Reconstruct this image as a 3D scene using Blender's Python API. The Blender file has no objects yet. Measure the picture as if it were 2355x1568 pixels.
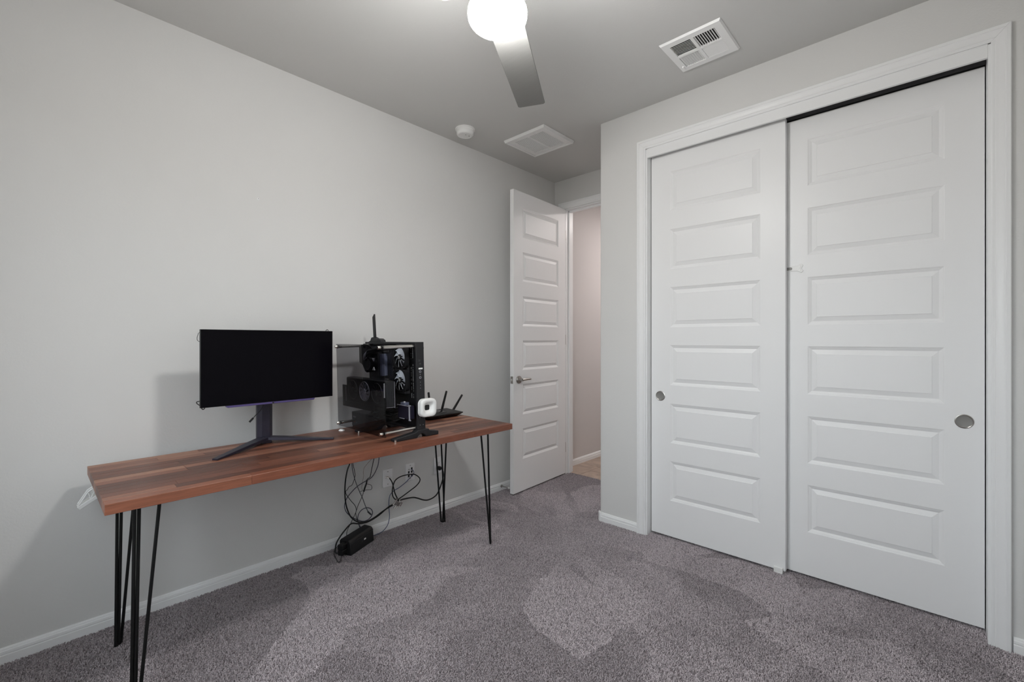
import bpy, bmesh, math, random
from mathutils import Vector, Matrix

random.seed(7)
SC = bpy.context.scene
COL = SC.collection
PI = math.pi
R = math.radians

# ------------------------------------------------------------------ camera
CAM_H = 1.2516
cam_d = bpy.data.cameras.new('camera')
cam = bpy.data.objects.new('camera', cam_d)
COL.objects.link(cam)
cam.location = (0, 0, CAM_H)
cam.rotation_euler = (R(90), 0, R(43.0959))
cam_d.sensor_fit = 'HORIZONTAL'
cam_d.sensor_width = 36.0
cam_d.lens = 1034.85 / 2355 * 36.0
cam_d.shift_y = -(784 - 780.55) / 2355
cam_d.clip_start = 0.02
SC.camera = cam

# ------------------------------------------------------------------ world, daylight, exposure
world = bpy.data.worlds.new('world')
SC.world = world
world.use_nodes = True
wn = world.node_tree.nodes
bg = wn['Background']
sky_grad = wn.new('ShaderNodeTexCoord')
sep = wn.new('ShaderNodeSeparateXYZ')
ramp = wn.new('ShaderNodeValToRGB')
ramp.color_ramp.elements[0].position = 0.44
ramp.color_ramp.elements[0].color = (0.42, 0.40, 0.37, 1)
ramp.color_ramp.elements[1].position = 0.56
ramp.color_ramp.elements[1].color = (0.86, 0.93, 1.0, 1)
mr = wn.new('ShaderNodeMapRange')
mr.inputs['From Min'].default_value = -1
mr.inputs['From Max'].default_value = 1
wl = world.node_tree.links
wl.new(sky_grad.outputs['Generated'], sep.inputs[0])
wl.new(sep.outputs['Z'], mr.inputs['Value'])
wl.new(mr.outputs['Result'], ramp.inputs[0])
wl.new(ramp.outputs[0], bg.inputs['Color'])
bg.inputs['Strength'].default_value = 6.0

# window opening in the wall behind the camera, with a light portal for the sky
WIN = (-1.75, -0.15, 0.75, 2.20)           # x0, x1, z0, z1
YF = -0.60                                # inner face of that wall
pd = bpy.data.lights.new('window_portal', 'AREA')
pd.shape = 'RECTANGLE'
pd.size = WIN[1] - WIN[0]
pd.size_y = WIN[3] - WIN[2]
pd.cycles.is_portal = True
po = bpy.data.objects.new('window_portal', pd)
COL.objects.link(po)
po.location = ((WIN[0] + WIN[1]) / 2, YF - 0.16, (WIN[2] + WIN[3]) / 2)
po.rotation_euler = (R(90), 0, R(180))

GLOBE_STRENGTH = 148.0
HALL_W = 98.0

SC.view_settings.view_transform = 'Standard'
SC.view_settings.look = 'None'
SC.view_settings.exposure = 0.0
SC.view_settings.gamma = 1.0
SC.view_settings.use_curve_mapping = False
SC.cycles.use_denoising = True
SC.cycles.max_bounces = 12
SC.cycles.diffuse_bounces = 6
SC.cycles.glossy_bounces = 4
SC.cycles.transparent_max_bounces = 12
SC.cycles.sample_clamp_indirect = 8.0
SC.cycles.caustics_reflective = False
SC.cycles.caustics_refractive = False

# ------------------------------------------------------------------ materials
def srgb(r, g, b):
    f = lambda c: (c / 255 / 12.92) if c / 255 <= 0.04045 else ((c / 255 + 0.055) / 1.055) ** 2.4
    return (f(r), f(g), f(b), 1)

def new_mat(name, col=(0.5, 0.5, 0.5, 1), rough=0.5, metal=0.0, spec=0.5):
    m = bpy.data.materials.new(name)
    m.use_nodes = True
    b = m.node_tree.nodes['Principled BSDF']
    b.inputs['Base Color'].default_value = col
    b.inputs['Roughness'].default_value = rough
    b.inputs['Metallic'].default_value = metal
    b.inputs['Specular IOR Level'].default_value = spec
    return m

def tex(m, scale, detail=2.0, coords='Object', stretch=None, kind='ShaderNodeTexNoise', rnd=False):
    n, l = m.node_tree.nodes, m.node_tree.links
    tc = n.new('ShaderNodeTexCoord')
    mp = n.new('ShaderNodeMapping')
    l.new(tc.outputs[coords], mp.inputs['Vector'])
    if stretch:
        mp.inputs['Scale'].default_value = stretch
    if rnd:
        oi = n.new('ShaderNodeObjectInfo')
        mu = n.new('ShaderNodeMath'); mu.operation = 'MULTIPLY'; mu.inputs[1].default_value = 37.0
        cx = n.new('ShaderNodeCombineXYZ')
        l.new(oi.outputs['Random'], mu.inputs[0])
        for i in range(3):
            l.new(mu.outputs[0], cx.inputs[i])
        l.new(cx.outputs[0], mp.inputs['Location'])
    t = n.new(kind)
    t.inputs['Scale'].default_value = scale
    if 'Detail' in t.inputs:
        t.inputs['Detail'].default_value = detail
    l.new(mp.outputs[0], t.inputs['Vector'])
    return t

def add_bump(m, t, strength, dist):
    n, l = m.node_tree.nodes, m.node_tree.links
    bp = n.new('ShaderNodeBump')
    bp.inputs['Strength'].default_value = strength
    bp.inputs['Distance'].default_value = dist
    l.new(t.outputs[0], bp.inputs['Height'])
    l.new(bp.outputs[0], n['Principled BSDF'].inputs['Normal'])

def vary(m, t, c0, c1, p0=0.35, p1=0.65):
    n, l = m.node_tree.nodes, m.node_tree.links
    rp = n.new('ShaderNodeValToRGB')
    rp.color_ramp.elements[0].position = p0
    rp.color_ramp.elements[0].color = c0
    rp.color_ramp.elements[1].position = p1
    rp.color_ramp.elements[1].color = c1
    l.new(t.outputs[0], rp.inputs[0])
    l.new(rp.outputs[0], n['Principled BSDF'].inputs['Base Color'])
    return rp

M = {}
WALLC = (0.680, 0.677, 0.668, 1)
M['wall'] = new_mat('wall_paint', WALLC, 0.75, spec=0.25)
t = tex(M['wall'], 2.2, 2)
vary(M['wall'], t, (0.676, 0.673, 0.664, 1), (0.685, 0.682, 0.673, 1))
add_bump(M['wall'], tex(M['wall'], 140.0, 2), 0.12, 0.004)
M['ceil'] = new_mat('ceiling_paint', (0.62, 0.617, 0.605, 1), 0.9, spec=0.1)
add_bump(M['ceil'], tex(M['ceil'], 110.0, 2), 0.1, 0.004)
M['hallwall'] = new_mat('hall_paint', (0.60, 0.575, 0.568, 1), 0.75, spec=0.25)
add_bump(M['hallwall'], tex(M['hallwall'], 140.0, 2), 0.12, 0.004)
M['trim'] = new_mat('trim_paint', (0.83, 0.835, 0.84, 1), 0.32, spec=0.4)
add_bump(M['trim'], tex(M['trim'], 60.0, 2), 0.04, 0.003)
M['door'] = new_mat('door_paint', (0.83, 0.832, 0.837, 1), 0.38, spec=0.35)
add_bump(M['door'], tex(M['door'], 40.0, 6, stretch=(6, 6, 1)), 0.03, 0.003)
M['vent'] = new_mat('vent_enamel', (0.87, 0.87, 0.865, 1), 0.4, spec=0.4)
add_bump(M['vent'], tex(M['vent'], 200.0), 0.03, 0.002)
M['duct'] = new_mat('duct_dark', (0.025, 0.025, 0.025, 1), 0.7)  # near black, painted in for the unlit depth behind both vents
M['plastic_white'] = new_mat('white_plastic', (0.80, 0.80, 0.79, 1), 0.38)
add_bump(M['plastic_white'], tex(M['plastic_white'], 300.0), 0.02, 0.001)
M['plate'] = new_mat('wall_plate_plastic', (0.86, 0.86, 0.87, 1), 0.35)
M['nickel'] = new_mat('satin_nickel', (0.42, 0.40, 0.38, 1), 0.28, 1.0)
add_bump(M['nickel'], tex(M['nickel'], 400.0, stretch=(1, 1, 8)), 0.03, 0.001)
M['pull'] = new_mat('brushed_pull', (0.23, 0.225, 0.215, 1), 0.5, 0.0)
add_bump(M['pull'], tex(M['pull'], 300.0, stretch=(1, 1, 10)), 0.03, 0.001)
M['chrome'] = new_mat('chrome', (0.78, 0.76, 0.72, 1), 0.2, 1.0)
M['alum'] = new_mat('aluminium_track', (0.20, 0.20, 0.21, 1), 0.35, 0.8)
M['black_metal'] = new_mat('black_metal', (0.008, 0.008, 0.008, 1), 0.45, spec=0.25)
add_bump(M['black_metal'], tex(M['black_metal'], 300.0), 0.05, 0.001)
M['black_plastic'] = new_mat('black_plastic', (0.010, 0.010, 0.011, 1), 0.42, spec=0.3)
add_bump(M['black_plastic'], tex(M['black_plastic'], 500.0), 0.04, 0.001)
M['case_black'] = new_mat('case_black', (0.017, 0.017, 0.019, 1), 0.5, spec=0.3)
add_bump(M['case_black'], tex(M['case_black'], 600.0), 0.04, 0.001)
M['dark_grey'] = new_mat('dark_grey_plastic', (0.035, 0.036, 0.04, 1), 0.45)
M['pcb'] = new_mat('circuit_board', (0.012, 0.012, 0.016, 1), 0.5)
t = tex(M['pcb'], 90.0, 4)
vary(M['pcb'], t, (0.006, 0.006, 0.009, 1), (0.022, 0.022, 0.028, 1))
M['screen'] = new_mat('switched_off_screen', (0.0018, 0.0014, 0.0028, 1), 0.22, spec=0.10)
M['stand'] = new_mat('monitor_stand', (0.030, 0.028, 0.045, 1), 0.38, 0.3)
add_bump(M['stand'], tex(M['stand'], 500.0), 0.03, 0.001)
M['purple'] = new_mat('purple_strip', (0.11, 0.085, 0.24, 1), 0.35, 0.3)
M['ram'] = new_mat('memory_heatspreader', (0.15, 0.165, 0.24, 1), 0.4, 0.3)
M['fan_blade'] = new_mat('frosted_fan_blade', (0.80, 0.83, 0.90, 1), 0.45)
M['cable_black'] = new_mat('black_cable', (0.009, 0.009, 0.009, 1), 0.45, spec=0.3)
M['cable_grey'] = new_mat('grey_cable', (0.07, 0.072, 0.085, 1), 0.5)
M['cable_purple'] = new_mat('slate_cable', (0.055, 0.055, 0.085, 1), 0.5)
M['cable_blue'] = new_mat('blue_cable', (0.045, 0.07, 0.15, 1), 0.5)
M['cable_tan'] = new_mat('tan_cable', (0.20, 0.145, 0.09, 1), 0.6)
M['drive'] = new_mat('drive_case', (0.012, 0.011, 0.024, 1), 0.4)
M['psu'] = new_mat('supply_grey', (0.055, 0.056, 0.062, 1), 0.5)
M['logo'] = new_mat('printed_white', (0.65, 0.65, 0.65, 1), 0.5)  # white print; also painted light through holes and highlights on the pump
M['logo_grey'] = new_mat('printed_grey', (0.30, 0.30, 0.34, 1), 0.5)
M['logo_red'] = new_mat('printed_red', (0.75, 0.13, 0.05, 1), 0.5)
M['fan_grey'] = new_mat('fan_blade_paint', (0.20, 0.197, 0.19, 1), 0.5, spec=0.3)
t = tex(M['fan_grey'], 14.0, 4, stretch=(1, 12, 1))
vary(M['fan_grey'], t, (0.196, 0.193, 0.186, 1), (0.204, 0.201, 0.194, 1))
M['fan_body'] = new_mat('fan_motor_nickel', (0.55, 0.55, 0.54, 1), 0.3, 0.9)
M['concrete'] = new_mat('slab', (0.3, 0.3, 0.3, 1), 0.9)

gm = bpy.data.materials.new('globe_glow')
gm.use_nodes = True
for n_ in list(gm.node_tree.nodes):
    if n_.type != 'OUTPUT_MATERIAL':
        gm.node_tree.nodes.remove(n_)
em = gm.node_tree.nodes.new('ShaderNodeEmission')
em.inputs['Color'].default_value = (1.0, 0.99, 0.972, 1)
em.inputs['Strength'].default_value = GLOBE_STRENGTH
gm.node_tree.links.new(em.outputs[0], gm.node_tree.nodes['Material Output'].inputs['Surface'])
M['globe'] = gm

def pane(name, tint, refl=0.9):
    m = bpy.data.materials.new(name)
    m.use_nodes = True
    n, l = m.node_tree.nodes, m.node_tree.links
    n.remove(n['Principled BSDF'])
    tr = n.new('ShaderNodeBsdfTransparent'); tr.inputs[0].default_value = tint
    gl = n.new('ShaderNodeBsdfGlossy'); gl.inputs['Roughness'].default_value = 0.02
    gl.inputs[0].default_value = (refl, refl, refl, 1)
    fr = n.new('ShaderNodeFresnel'); fr.inputs['IOR'].default_value = 1.45
    mx = n.new('ShaderNodeMixShader')
    ge = n.new('ShaderNodeNewGeometry')
    sb = n.new('ShaderNodeMath'); sb.operation = 'SUBTRACT'; sb.inputs[0].default_value = 1.0
    ml = n.new('ShaderNodeMath'); ml.operation = 'MULTIPLY'
    l.new(ge.outputs['Backfacing'], sb.inputs[1]); l.new(fr.outputs[0], ml.inputs[0]); l.new(sb.outputs[0], ml.inputs[1])
    l.new(ml.outputs[0], mx.inputs[0]); l.new(tr.outputs[0], mx.inputs[1]); l.new(gl.outputs[0], mx.inputs[2])
    l.new(mx.outputs[0], n['Material Output'].inputs['Surface'])
    return m
M['tint_glass'] = pane('smoked_glass', (0.60, 0.60, 0.62, 1), 0.7)
M['window_glass'] = pane('window_glass', (0.97, 0.98, 0.97, 1))

# walnut staves: each stave draws its own shade from its own random number
def walnut():
    m = new_mat('walnut_stave', rough=0.36, spec=0.35)
    n, l = m.node_tree.nodes, m.node_tree.links
    b = n['Principled BSDF']
    oi = n.new('ShaderNodeObjectInfo')
    g1 = tex(m, 5.0, 6, stretch=(14, 1.1, 14), rnd=True)
    g1.inputs['Distortion'].default_value = 1.4
    g2 = tex(m, 60.0, 3, stretch=(8, 0.35, 8), rnd=True)
    add = n.new('ShaderNodeMath'); add.operation = 'ADD'
    mul = n.new('ShaderNodeMath'); mul.operation = 'MULTIPLY'; mul.inputs[1].default_value = 0.5
    l.new(g2.outputs[0], mul.inputs[0])
    l.new(g1.outputs[0], add.inputs[0]); l.new(mul.outputs[0], add.inputs[1])
    mrr = n.new('ShaderNodeMapRange')
    mrr.inputs['From Min'].default_value = 0.45; mrr.inputs['From Max'].default_value = 1.05
    mrr.inputs['To Min'].default_value = 0.70; mrr.inputs['To Max'].default_value = 1.22
    l.new(add.outputs[0], mrr.inputs['Value'])
    mx = n.new('ShaderNodeMix'); mx.data_type = 'RGBA'; mx.blend_type = 'MULTIPLY'
    mx.inputs['Factor'].default_value = 1.0
    l.new(oi.outputs['Color'], mx.inputs['A']); l.new(mrr.outputs['Result'], mx.inputs['B'])
    l.new(mx.outputs['Result'], b.inputs['Base Color'])
    bp = n.new('ShaderNodeBump'); bp.inputs['Strength'].default_value = 0.05; bp.inputs['Distance'].default_value = 0.001
    l.new(g2.outputs[0], bp.inputs['Height']); l.new(bp.outputs[0], b.inputs['Normal'])
    return m
M['walnut'] = walnut()

def tile_mat():
    m = new_mat('beige_stone_tile', rough=0.4)
    g = tex(m, 7.0, 6, stretch=(1, 1, 1), rnd=True)
    g.inputs['Distortion'].default_value = 1.0
    vary(m, g, srgb(150, 133, 120), srgb(186, 167, 152), 0.35, 0.7)
    return m
M['tile'] = tile_mat()
M['grout'] = new_mat('grout', srgb(150, 136, 122), 0.9)

def vacuum_strokes(n, l, pos):
    """cells that fan out from where the vacuum cleaner stood, the way its strokes brushed the pile"""
    sp = n.new('ShaderNodeSeparateXYZ'); l.new(pos, sp.inputs[0])
    def math(op, a, b=None):
        m_ = n.new('ShaderNodeMath'); m_.operation = op
        for i, v in enumerate((a, b)):
            if v is None: continue
            if isinstance(v, (int, float)): m_.inputs[i].default_value = v
            else: l.new(v, m_.inputs[i])
        return m_.outputs[0]
    dx = math('SUBTRACT', sp.outputs[0], -1.72); dy = math('SUBTRACT', sp.outputs[1], 2.30)
    th = math('ARCTAN2', dx, math('MULTIPLY', dy, -1.0))
    r_ = math('SQRT', math('ADD', math('MULTIPLY', dx, dx), math('MULTIPLY', dy, dy)))
    cb = n.new('ShaderNodeCombineXYZ')
    wn_ = n.new('ShaderNodeTexNoise'); wn_.inputs['Scale'].default_value = 2.3; l.new(pos, wn_.inputs['Vector'])
    wob = math('MULTIPLY', math('SUBTRACT', wn_.outputs[0], 0.5), 0.9)
    l.new(math('ADD', math('MULTIPLY', th, 2.5), wob), cb.inputs[0]); l.new(math('ADD', math('MULTIPLY', r_, 1.7), wob), cb.inputs[1])
    vo = n.new('ShaderNodeTexVoronoi'); vo.inputs['Scale'].default_value = 1.0; vo.inputs['Randomness'].default_value = 0.85
    l.new(cb.outputs[0], vo.inputs['Vector'])
    sc = n.new('FunctionNodeSeparateColor' if n.id_data.bl_idname == 'GeometryNodeTree' else 'ShaderNodeSeparateColor')
    l.new(vo.outputs['Color'], sc.inputs[0])
    fd = n.new('ShaderNodeMapRange'); fd.inputs['From Min'].default_value = 0.15; fd.inputs['From Max'].default_value = 0.85
    l.new(r_, fd.inputs['Value'])
    mf = n.new('ShaderNodeMix'); l.new(fd.outputs['Result'], mf.inputs['Factor']); mf.inputs['A'].default_value = 0.5
    l.new(sc.outputs[0], mf.inputs['B'])
    return mf.outputs['Result']

def carpet_mat():
    m = new_mat('carpet_yarn', rough=0.95, spec=0.05)
    n, l = m.node_tree.nodes, m.node_tree.links
    geo = n.new('ShaderNodeNewGeometry')
    oi = n.new('ShaderNodeObjectInfo')
    no = n.new('ShaderNodeTexNoise'); no.inputs['Scale'].default_value = 1.6
    no.inputs['Detail'].default_value = 2.5; no.inputs['Distortion'].default_value = 0.9
    l.new(geo.outputs['Position'], no.inputs['Vector'])
    vo = vacuum_strokes(n, l, geo.outputs['Position'])
    vmx = n.new('ShaderNodeMix'); vmx.inputs['Factor'].default_value = 0.42
    l.new(no.outputs[0], vmx.inputs['A']); l.new(vo, vmx.inputs['B'])
    rp = n.new('ShaderNodeValToRGB')
    e = rp.color_ramp.elements
    e[0].position = 0.38; e[0].color = (0.385, 0.345, 0.361, 1)
    e[1].position = 0.60; e[1].color = (0.535, 0.482, 0.503, 1)
    l.new(vmx.outputs['Result'], rp.inputs[0])
    mrr = n.new('ShaderNodeMapRange')
    mrr.inputs['To Min'].default_value = 0.60; mrr.inputs['To Max'].default_value = 1.28
    l.new(oi.outputs['Random'], mrr.inputs['Value'])
    mx = n.new('ShaderNodeMix'); mx.data_type = 'RGBA'; mx.blend_type = 'MULTIPLY'
    mx.inputs['Factor'].default_value = 1.0
    l.new(rp.outputs[0], mx.inputs['A']); l.new(mrr.outputs['Result'], mx.inputs['B'])
    l.new(mx.outputs['Result'], n['Principled BSDF'].inputs['Base Color'])
    return m
M['carpet'] = carpet_mat()
M['carpet_back'] = new_mat('carpet_backing', (0.20, 0.172, 0.182, 1), 1.0, spec=0.0)

# ------------------------------------------------------------------ mesh helpers
OFF = {}          # root object -> world offset its children's coordinates are given in

def catmull(pts, k=6):
    P = [Vector(p) for p in pts]
    if len(P) < 3:
        return P
    out = []
    for i in range(len(P) - 1):
        p0 = P[i - 1] if i else P[0] * 2 - P[1]
        p1, p2 = P[i], P[i + 1]
        p3 = P[i + 2] if i + 2 < len(P) else P[-1] * 2 - P[-2]
        for j in range(k):
            t = j / k
            out.append(0.5 * ((2 * p1) + (p2 - p0) * t + (2 * p0 - 5 * p1 + 4 * p2 - p3) * t * t + (3 * p1 - p0 - 3 * p2 + p3) * t ** 3))
    out.append(P[-1])
    return out

class MB:
    def __init__(self):
        self.v, self.f = [], []
    def add(self, vs, fs):
        b = len(self.v)
        self.v += [tuple(x) for x in vs]
        self.f += [tuple(i + b for i in f) for f in fs]
        return self
    def box(self, x0, x1, y0, y1, z0, z1, mat=None):
        vs = [(x, y, z) for x in (x0, x1) for y in (y0, y1) for z in (z0, z1)]
        if mat is not None:
            vs = [mat @ Vector(v) for v in vs]
        return self.add(vs, [(0, 1, 3, 2), (4, 6, 7, 5), (0, 4, 5, 1), (2, 3, 7, 6), (0, 2, 6, 4), (1, 5, 7, 3)])
    def tube(self, pts, r, n=8, r2=None, cap=True):
        P = [Vector(p) for p in pts]
        N = len(P)
        tan = [((P[min(i + 1, N - 1)] - P[max(i - 1, 0)])).normalized() for i in range(N)]
        up = Vector((0, 0, 1)) if abs(tan[0].z) < 0.9 else Vector((1, 0, 0))
        a = tan[0].cross(up).normalized()
        vs = []
        for i in range(N):
            a = (a - tan[i] * a.dot(tan[i])).normalized()
            b = tan[i].cross(a)
            rr = r if r2 is None else r + (r2 - r) * i / max(1, N - 1)
            for k in range(n):
                w = 2 * PI * k / n
                vs.append(P[i] + (a * math.cos(w) + b * math.sin(w)) * rr)
        fs = [(i * n + k, i * n + (k + 1) % n, (i + 1) * n + (k + 1) % n, (i + 1) * n + k) for i in range(N - 1) for k in range(n)]
        if cap:
            fs += [tuple(range(n))[::-1], tuple(range((N - 1) * n, N * n))]
        return self.add(vs, fs)
    def lathe(self, prof, origin=(0, 0, 0), axis='Z', n=32, a0=0.0, a1=2 * PI):
        full = abs(a1 - a0 - 2 * PI) < 1e-6
        o = Vector(origin)
        steps = n if full else n + 1
        vs = []
        for (r, h) in prof:
            r = max(r, 1e-5)
            for k in range(steps):
                w = a0 + (a1 - a0) * k / n
                c, s = r * math.cos(w), r * math.sin(w)
                p = {'Z': (c, s, h), 'X': (h, c, s), 'Y': (c, h, s)}[axis]
                vs.append(o + Vector(p))
        fs = []
        for i in range(len(prof) - 1):
            for k in range(n):
                k2 = (k + 1) % steps if full else k + 1
                fs.append((i * steps + k, i * steps + k2, (i + 1) * steps + k2, (i + 1) * steps + k))
        return self.add(vs, fs)
    def prism(self, poly, axis, a, b, mat=None):
        n = len(poly)
        def P(u, v, w):
            p = {'X': (w, u, v), 'Y': (u, w, v), 'Z': (u, v, w)}[axis]
            return mat @ Vector(p) if mat is not None else p
        vs = [P(u, v, a) for u, v in poly] + [P(u, v, b) for u, v in poly]
        fs = [tuple(range(n)), tuple(range(n, 2 * n))[::-1]] + [(i, (i + 1) % n, n + (i + 1) % n, n + i) for i in range(n)]
        return self.add(vs, fs)
    def xf(self, mat):
        self.v = [tuple(mat @ Vector(v)) for v in self.v]
        return self
    def mesh(self, name, mat, smooth=True, angle=38):
        me = bpy.data.meshes.new(name)
        bm = bmesh.new()
        bv = [bm.verts.new(v) for v in self.v]
        for f in self.f:
            try:
                bm.faces.new([bv[i] for i in f])
            except ValueError:
                pass
        bmesh.ops.remove_doubles(bm, verts=bm.verts, dist=1e-6)
        bmesh.ops.recalc_face_normals(bm, faces=bm.faces)
        bm.to_mesh(me)
        bm.free()
        me.materials.append(mat)
        if smooth:
            me.polygons.foreach_set('use_smooth', [True] * len(me.polygons))
            me.set_sharp_from_angle(angle=R(angle))
        return me
    def build(self, name, mat, parent=None, bevel=0.0, seg=2, smooth=True, angle=38):
        if parent is not None:
            o = OFF.get(parent.name, Vector((0, 0, 0)))
            if o.length > 0:
                self.v = [tuple(Vector(v) - o) for v in self.v]
        me = self.mesh(name, mat, smooth, angle)
        ob = bpy.data.objects.new(name, me)
        COL.objects.link(ob)
        if parent is not None:
            ob.parent = parent
            OFF[ob.name] = OFF.get(parent.name, Vector((0, 0, 0)))
        if bevel:
            md = ob.modifiers.new('bevel', 'BEVEL')
            md.width = bevel; md.segments = seg; md.limit_method = 'ANGLE'; md.angle_limit = R(40)
        return ob

def tag(o, label, cat, group=None, kind=None):
    o['label'] = label
    o['category'] = cat
    if group: o['group'] = group
    if kind: o['kind'] = kind
    return o

def thing(name, label, cat, loc, rotz=0.0, group=None, kind=None, local=False):
    o = bpy.data.objects.new(name, None)
    COL.objects.link(o)
    o.location = loc
    o.rotation_euler = (0, 0, rotz)
    o.empty_display_size = 0.1
    OFF[o.name] = Vector((0, 0, 0)) if local else Vector(loc)
    return tag(o, label, cat, group, kind)

def tube_thing(name, pts, r, mat, label, cat, smooth=6, n=8):
    return tag(MB().tube(catmull(pts, smooth), r, n).build(name, mat), label, cat)

def rrect(x0, x1, y0, y1, r, n=5):
    out = []
    for cx, cy, a in ((x1 - r, y1 - r, 0), (x0 + r, y1 - r, 90), (x0 + r, y0 + r, 180), (x1 - r, y0 + r, 270)):
        for k in range(n + 1):
            w = R(a + 90 * k / n)
            out.append((cx + r * math.cos(w), cy + r * math.sin(w)))
    return out

# ------------------------------------------------------------------ the room
XL, YB, YC, XC, H = -2.632, 3.409, 2.6985, -1.688, 2.743
XR = 0.50
HX = 0.115                       # wall thickness
YH = 4.95                        # hall end

# door opening in the far wall, closet opening in the closet wall
DO = (-2.515, -1.745, 2.463)     # x0, x1, head height
CO = (-1.337, 0.1655, 2.480)

tag(MB().box(XL - 0.12, XL, YF - 0.12, YB, -0.05, H + 0.05).build('wall_left', M['wall']),
    'long grey painted wall behind the desk', 'wall', kind='structure')
m = MB()
m.box(XL, DO[0], YB, YB + HX, -0.05, H)
m.box(DO[1], XR + 0.12, YB, YB + HX, -0.05, H)
m.box(DO[0], DO[1], YB, YB + HX, DO[2], H)
tag(m.build('wall_back', M['wall'], smooth=False), 'grey far wall with the bedroom doorway', 'wall', kind='structure')
m = MB()
# closet wall with a rounded outer corner
rr = 0.012
arc = [(XC + rr - rr * math.sin(R(a)), YC + rr - rr * math.cos(R(a))) for a in (0, 18, 36, 54, 72, 90)]
poly = [(CO[0] - 0.012, YC)] + arc + [(XC, YB - 0.001), (XC + 0.10, YB - 0.001), (XC + 0.10, YC + 0.10), (CO[0] - 0.012, YC + 0.10)]
m.prism(poly, 'Z', -0.05, H)
m.box(CO[0] - 0.012, CO[1] + 0.012, YC, YC + 0.10, CO[2], H)
m.box(CO[1] + 0.012, XR, YC, YC + 0.10, -0.05, H)
tag(m.build('wall_closet', M['wall'], angle=30), 'grey wall around the sliding closet doors', 'wall', kind='structure')
tag(MB().box(XR, XR + 0.12, YF - 0.12, YB, -0.05, H + 0.05).build('wall_right', M['wall']), 'grey wall right of the closet, beside the camera', 'wall', kind='structure')
m = MB()
m.box(XL, WIN[0], YF - 0.12, YF, -0.05, H)
m.box(WIN[1], XR, YF - 0.12, YF, -0.05, H)
m.box(WIN[0], WIN[1], YF - 0.12, YF, -0.05, WIN[2])
m.box(WIN[0], WIN[1], YF - 0.12, YF, WIN[3], H)
tag(m.build('wall_front', M['wall'], smooth=False), 'grey window wall behind the camera', 'wall', kind='structure')
tag(MB().box(XL - 0.12, XR + 0.12, YF - 0.12, YH + 0.1, H, H + 0.12).build('ceiling', M['ceil']), 'grey painted ceiling', 'ceiling', kind='structure')
tag(MB().box(XL - 0.12, XR + 0.12, YF - 0.12, 3.475, -0.06, -0.009).build('floor', M['concrete']), 'floor slab under the carpet', 'floor', kind='structure')

# window behind the camera
w = thing('window_1', 'white framed window behind the camera', 'window', ((WIN[0] + WIN[1]) / 2, YF - 0.06, WIN[2]), kind='structure')
m = MB()
fw = 0.045
yy = (YF - 0.10, YF - 0.05)
m.box(WIN[0], WIN[0] + fw, *yy, WIN[2], WIN[3]).box(WIN[1] - fw, WIN[1], *yy, WIN[2], WIN[3])
m.box(WIN[0] + fw, WIN[1] - fw, *yy, WIN[2], WIN[2] + fw).box(WIN[0] + fw, WIN[1] - fw, *yy, WIN[3] - fw, WIN[3])
xm = (WIN[0] + WIN[1]) / 2
m.box(xm - 0.02, xm + 0.02, *yy, WIN[2] + fw, WIN[3] - fw)
m.build('window_frame', M['trim'], w, smooth=False)
for a, b in ((WIN[0] + fw, xm - 0.02), (xm + 0.02, WIN[1] - fw)):
    MB().box(a, b, YF - 0.078, YF - 0.072, WIN[2] + fw, WIN[3] - fw).build('pane', M['window_glass'], w, smooth=False)
MB().box(WIN[0] - 0.02, WIN[1] + 0.02, YF - 0.05, YF + 0.02, WIN[2] - 0.02, WIN[2]).build('window_sill', M['trim'], w, bevel=0.003)

# hall beyond the doorway
tag(MB().box(XL - 0.11, XL + 0.012, YB + HX, YH, -0.05, H).build('wall_hall', M['hallwall']), 'warm grey hall wall seen through the open doorway', 'wall', kind='structure')
tag(MB().box(XL - 0.11, XR + 0.12, YH, YH + 0.1, -0.05, H).build('wall_hall_end', M['hallwall']), 'end wall of the hall, hidden beyond the doorway', 'wall', kind='structure')
tag(MB().box(-1.20, -1.10, YB + HX, YH, -0.05, H).build('wall_hall_right', M['hallwall']), 'right hand hall wall, hidden beyond the doorway', 'wall', kind='structure')
fh = tag(MB().box(XL + 0.012, -1.20, 3.475, YH, -0.06, -0.010).build('floor_hall', M['grout']), 'beige stone tile floor of the hall', 'floor', kind='structure')
ts = 0.33
k = 0
for ix in range(5):
    for iy in range(5):
        x0 = XL + 0.012 + ix * ts - 0.10; x1 = x0 + ts - 0.003
        y0 = 3.478 + iy * ts; y1 = y0 + ts - 0.003
        x0 = max(x0, XL + 0.013); x1 = min(x1, -1.201)
        if x1 - x0 < 0.03 or y1 > YH:
            continue
        MB().box(x0, x1, y0, y1, -0.012, -0.002).build('tile', M['tile'], fh, smooth=False)
hl = thing('hall_lamp', 'round ceiling lamp in the hall, out of sight', 'lamp', (-1.60, 4.62, H))
MB().lathe([(0.0, 0.0), (0.16, 0.0), (0.16, -0.030), (0.145, -0.034), (0.145, -0.026), (0.0, -0.026)], (-1.60, 4.62, H), n=32).build('base', M['fan_body'], hl)
hm = M['globe'].copy(); hm.name = 'hall_lamp_glow'
hm.node_tree.nodes['Emission'].inputs['Strength'].default_value = HALL_W
hm.node_tree.nodes['Emission'].inputs['Color'].default_value = (1.0, 0.93, 0.90, 1)
MB().lathe([(0.144, -0.027), (0.144, -0.029), (0.0, -0.029)], (-1.60, 4.62, H), n=32).build('diffuser', hm, hl)

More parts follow.
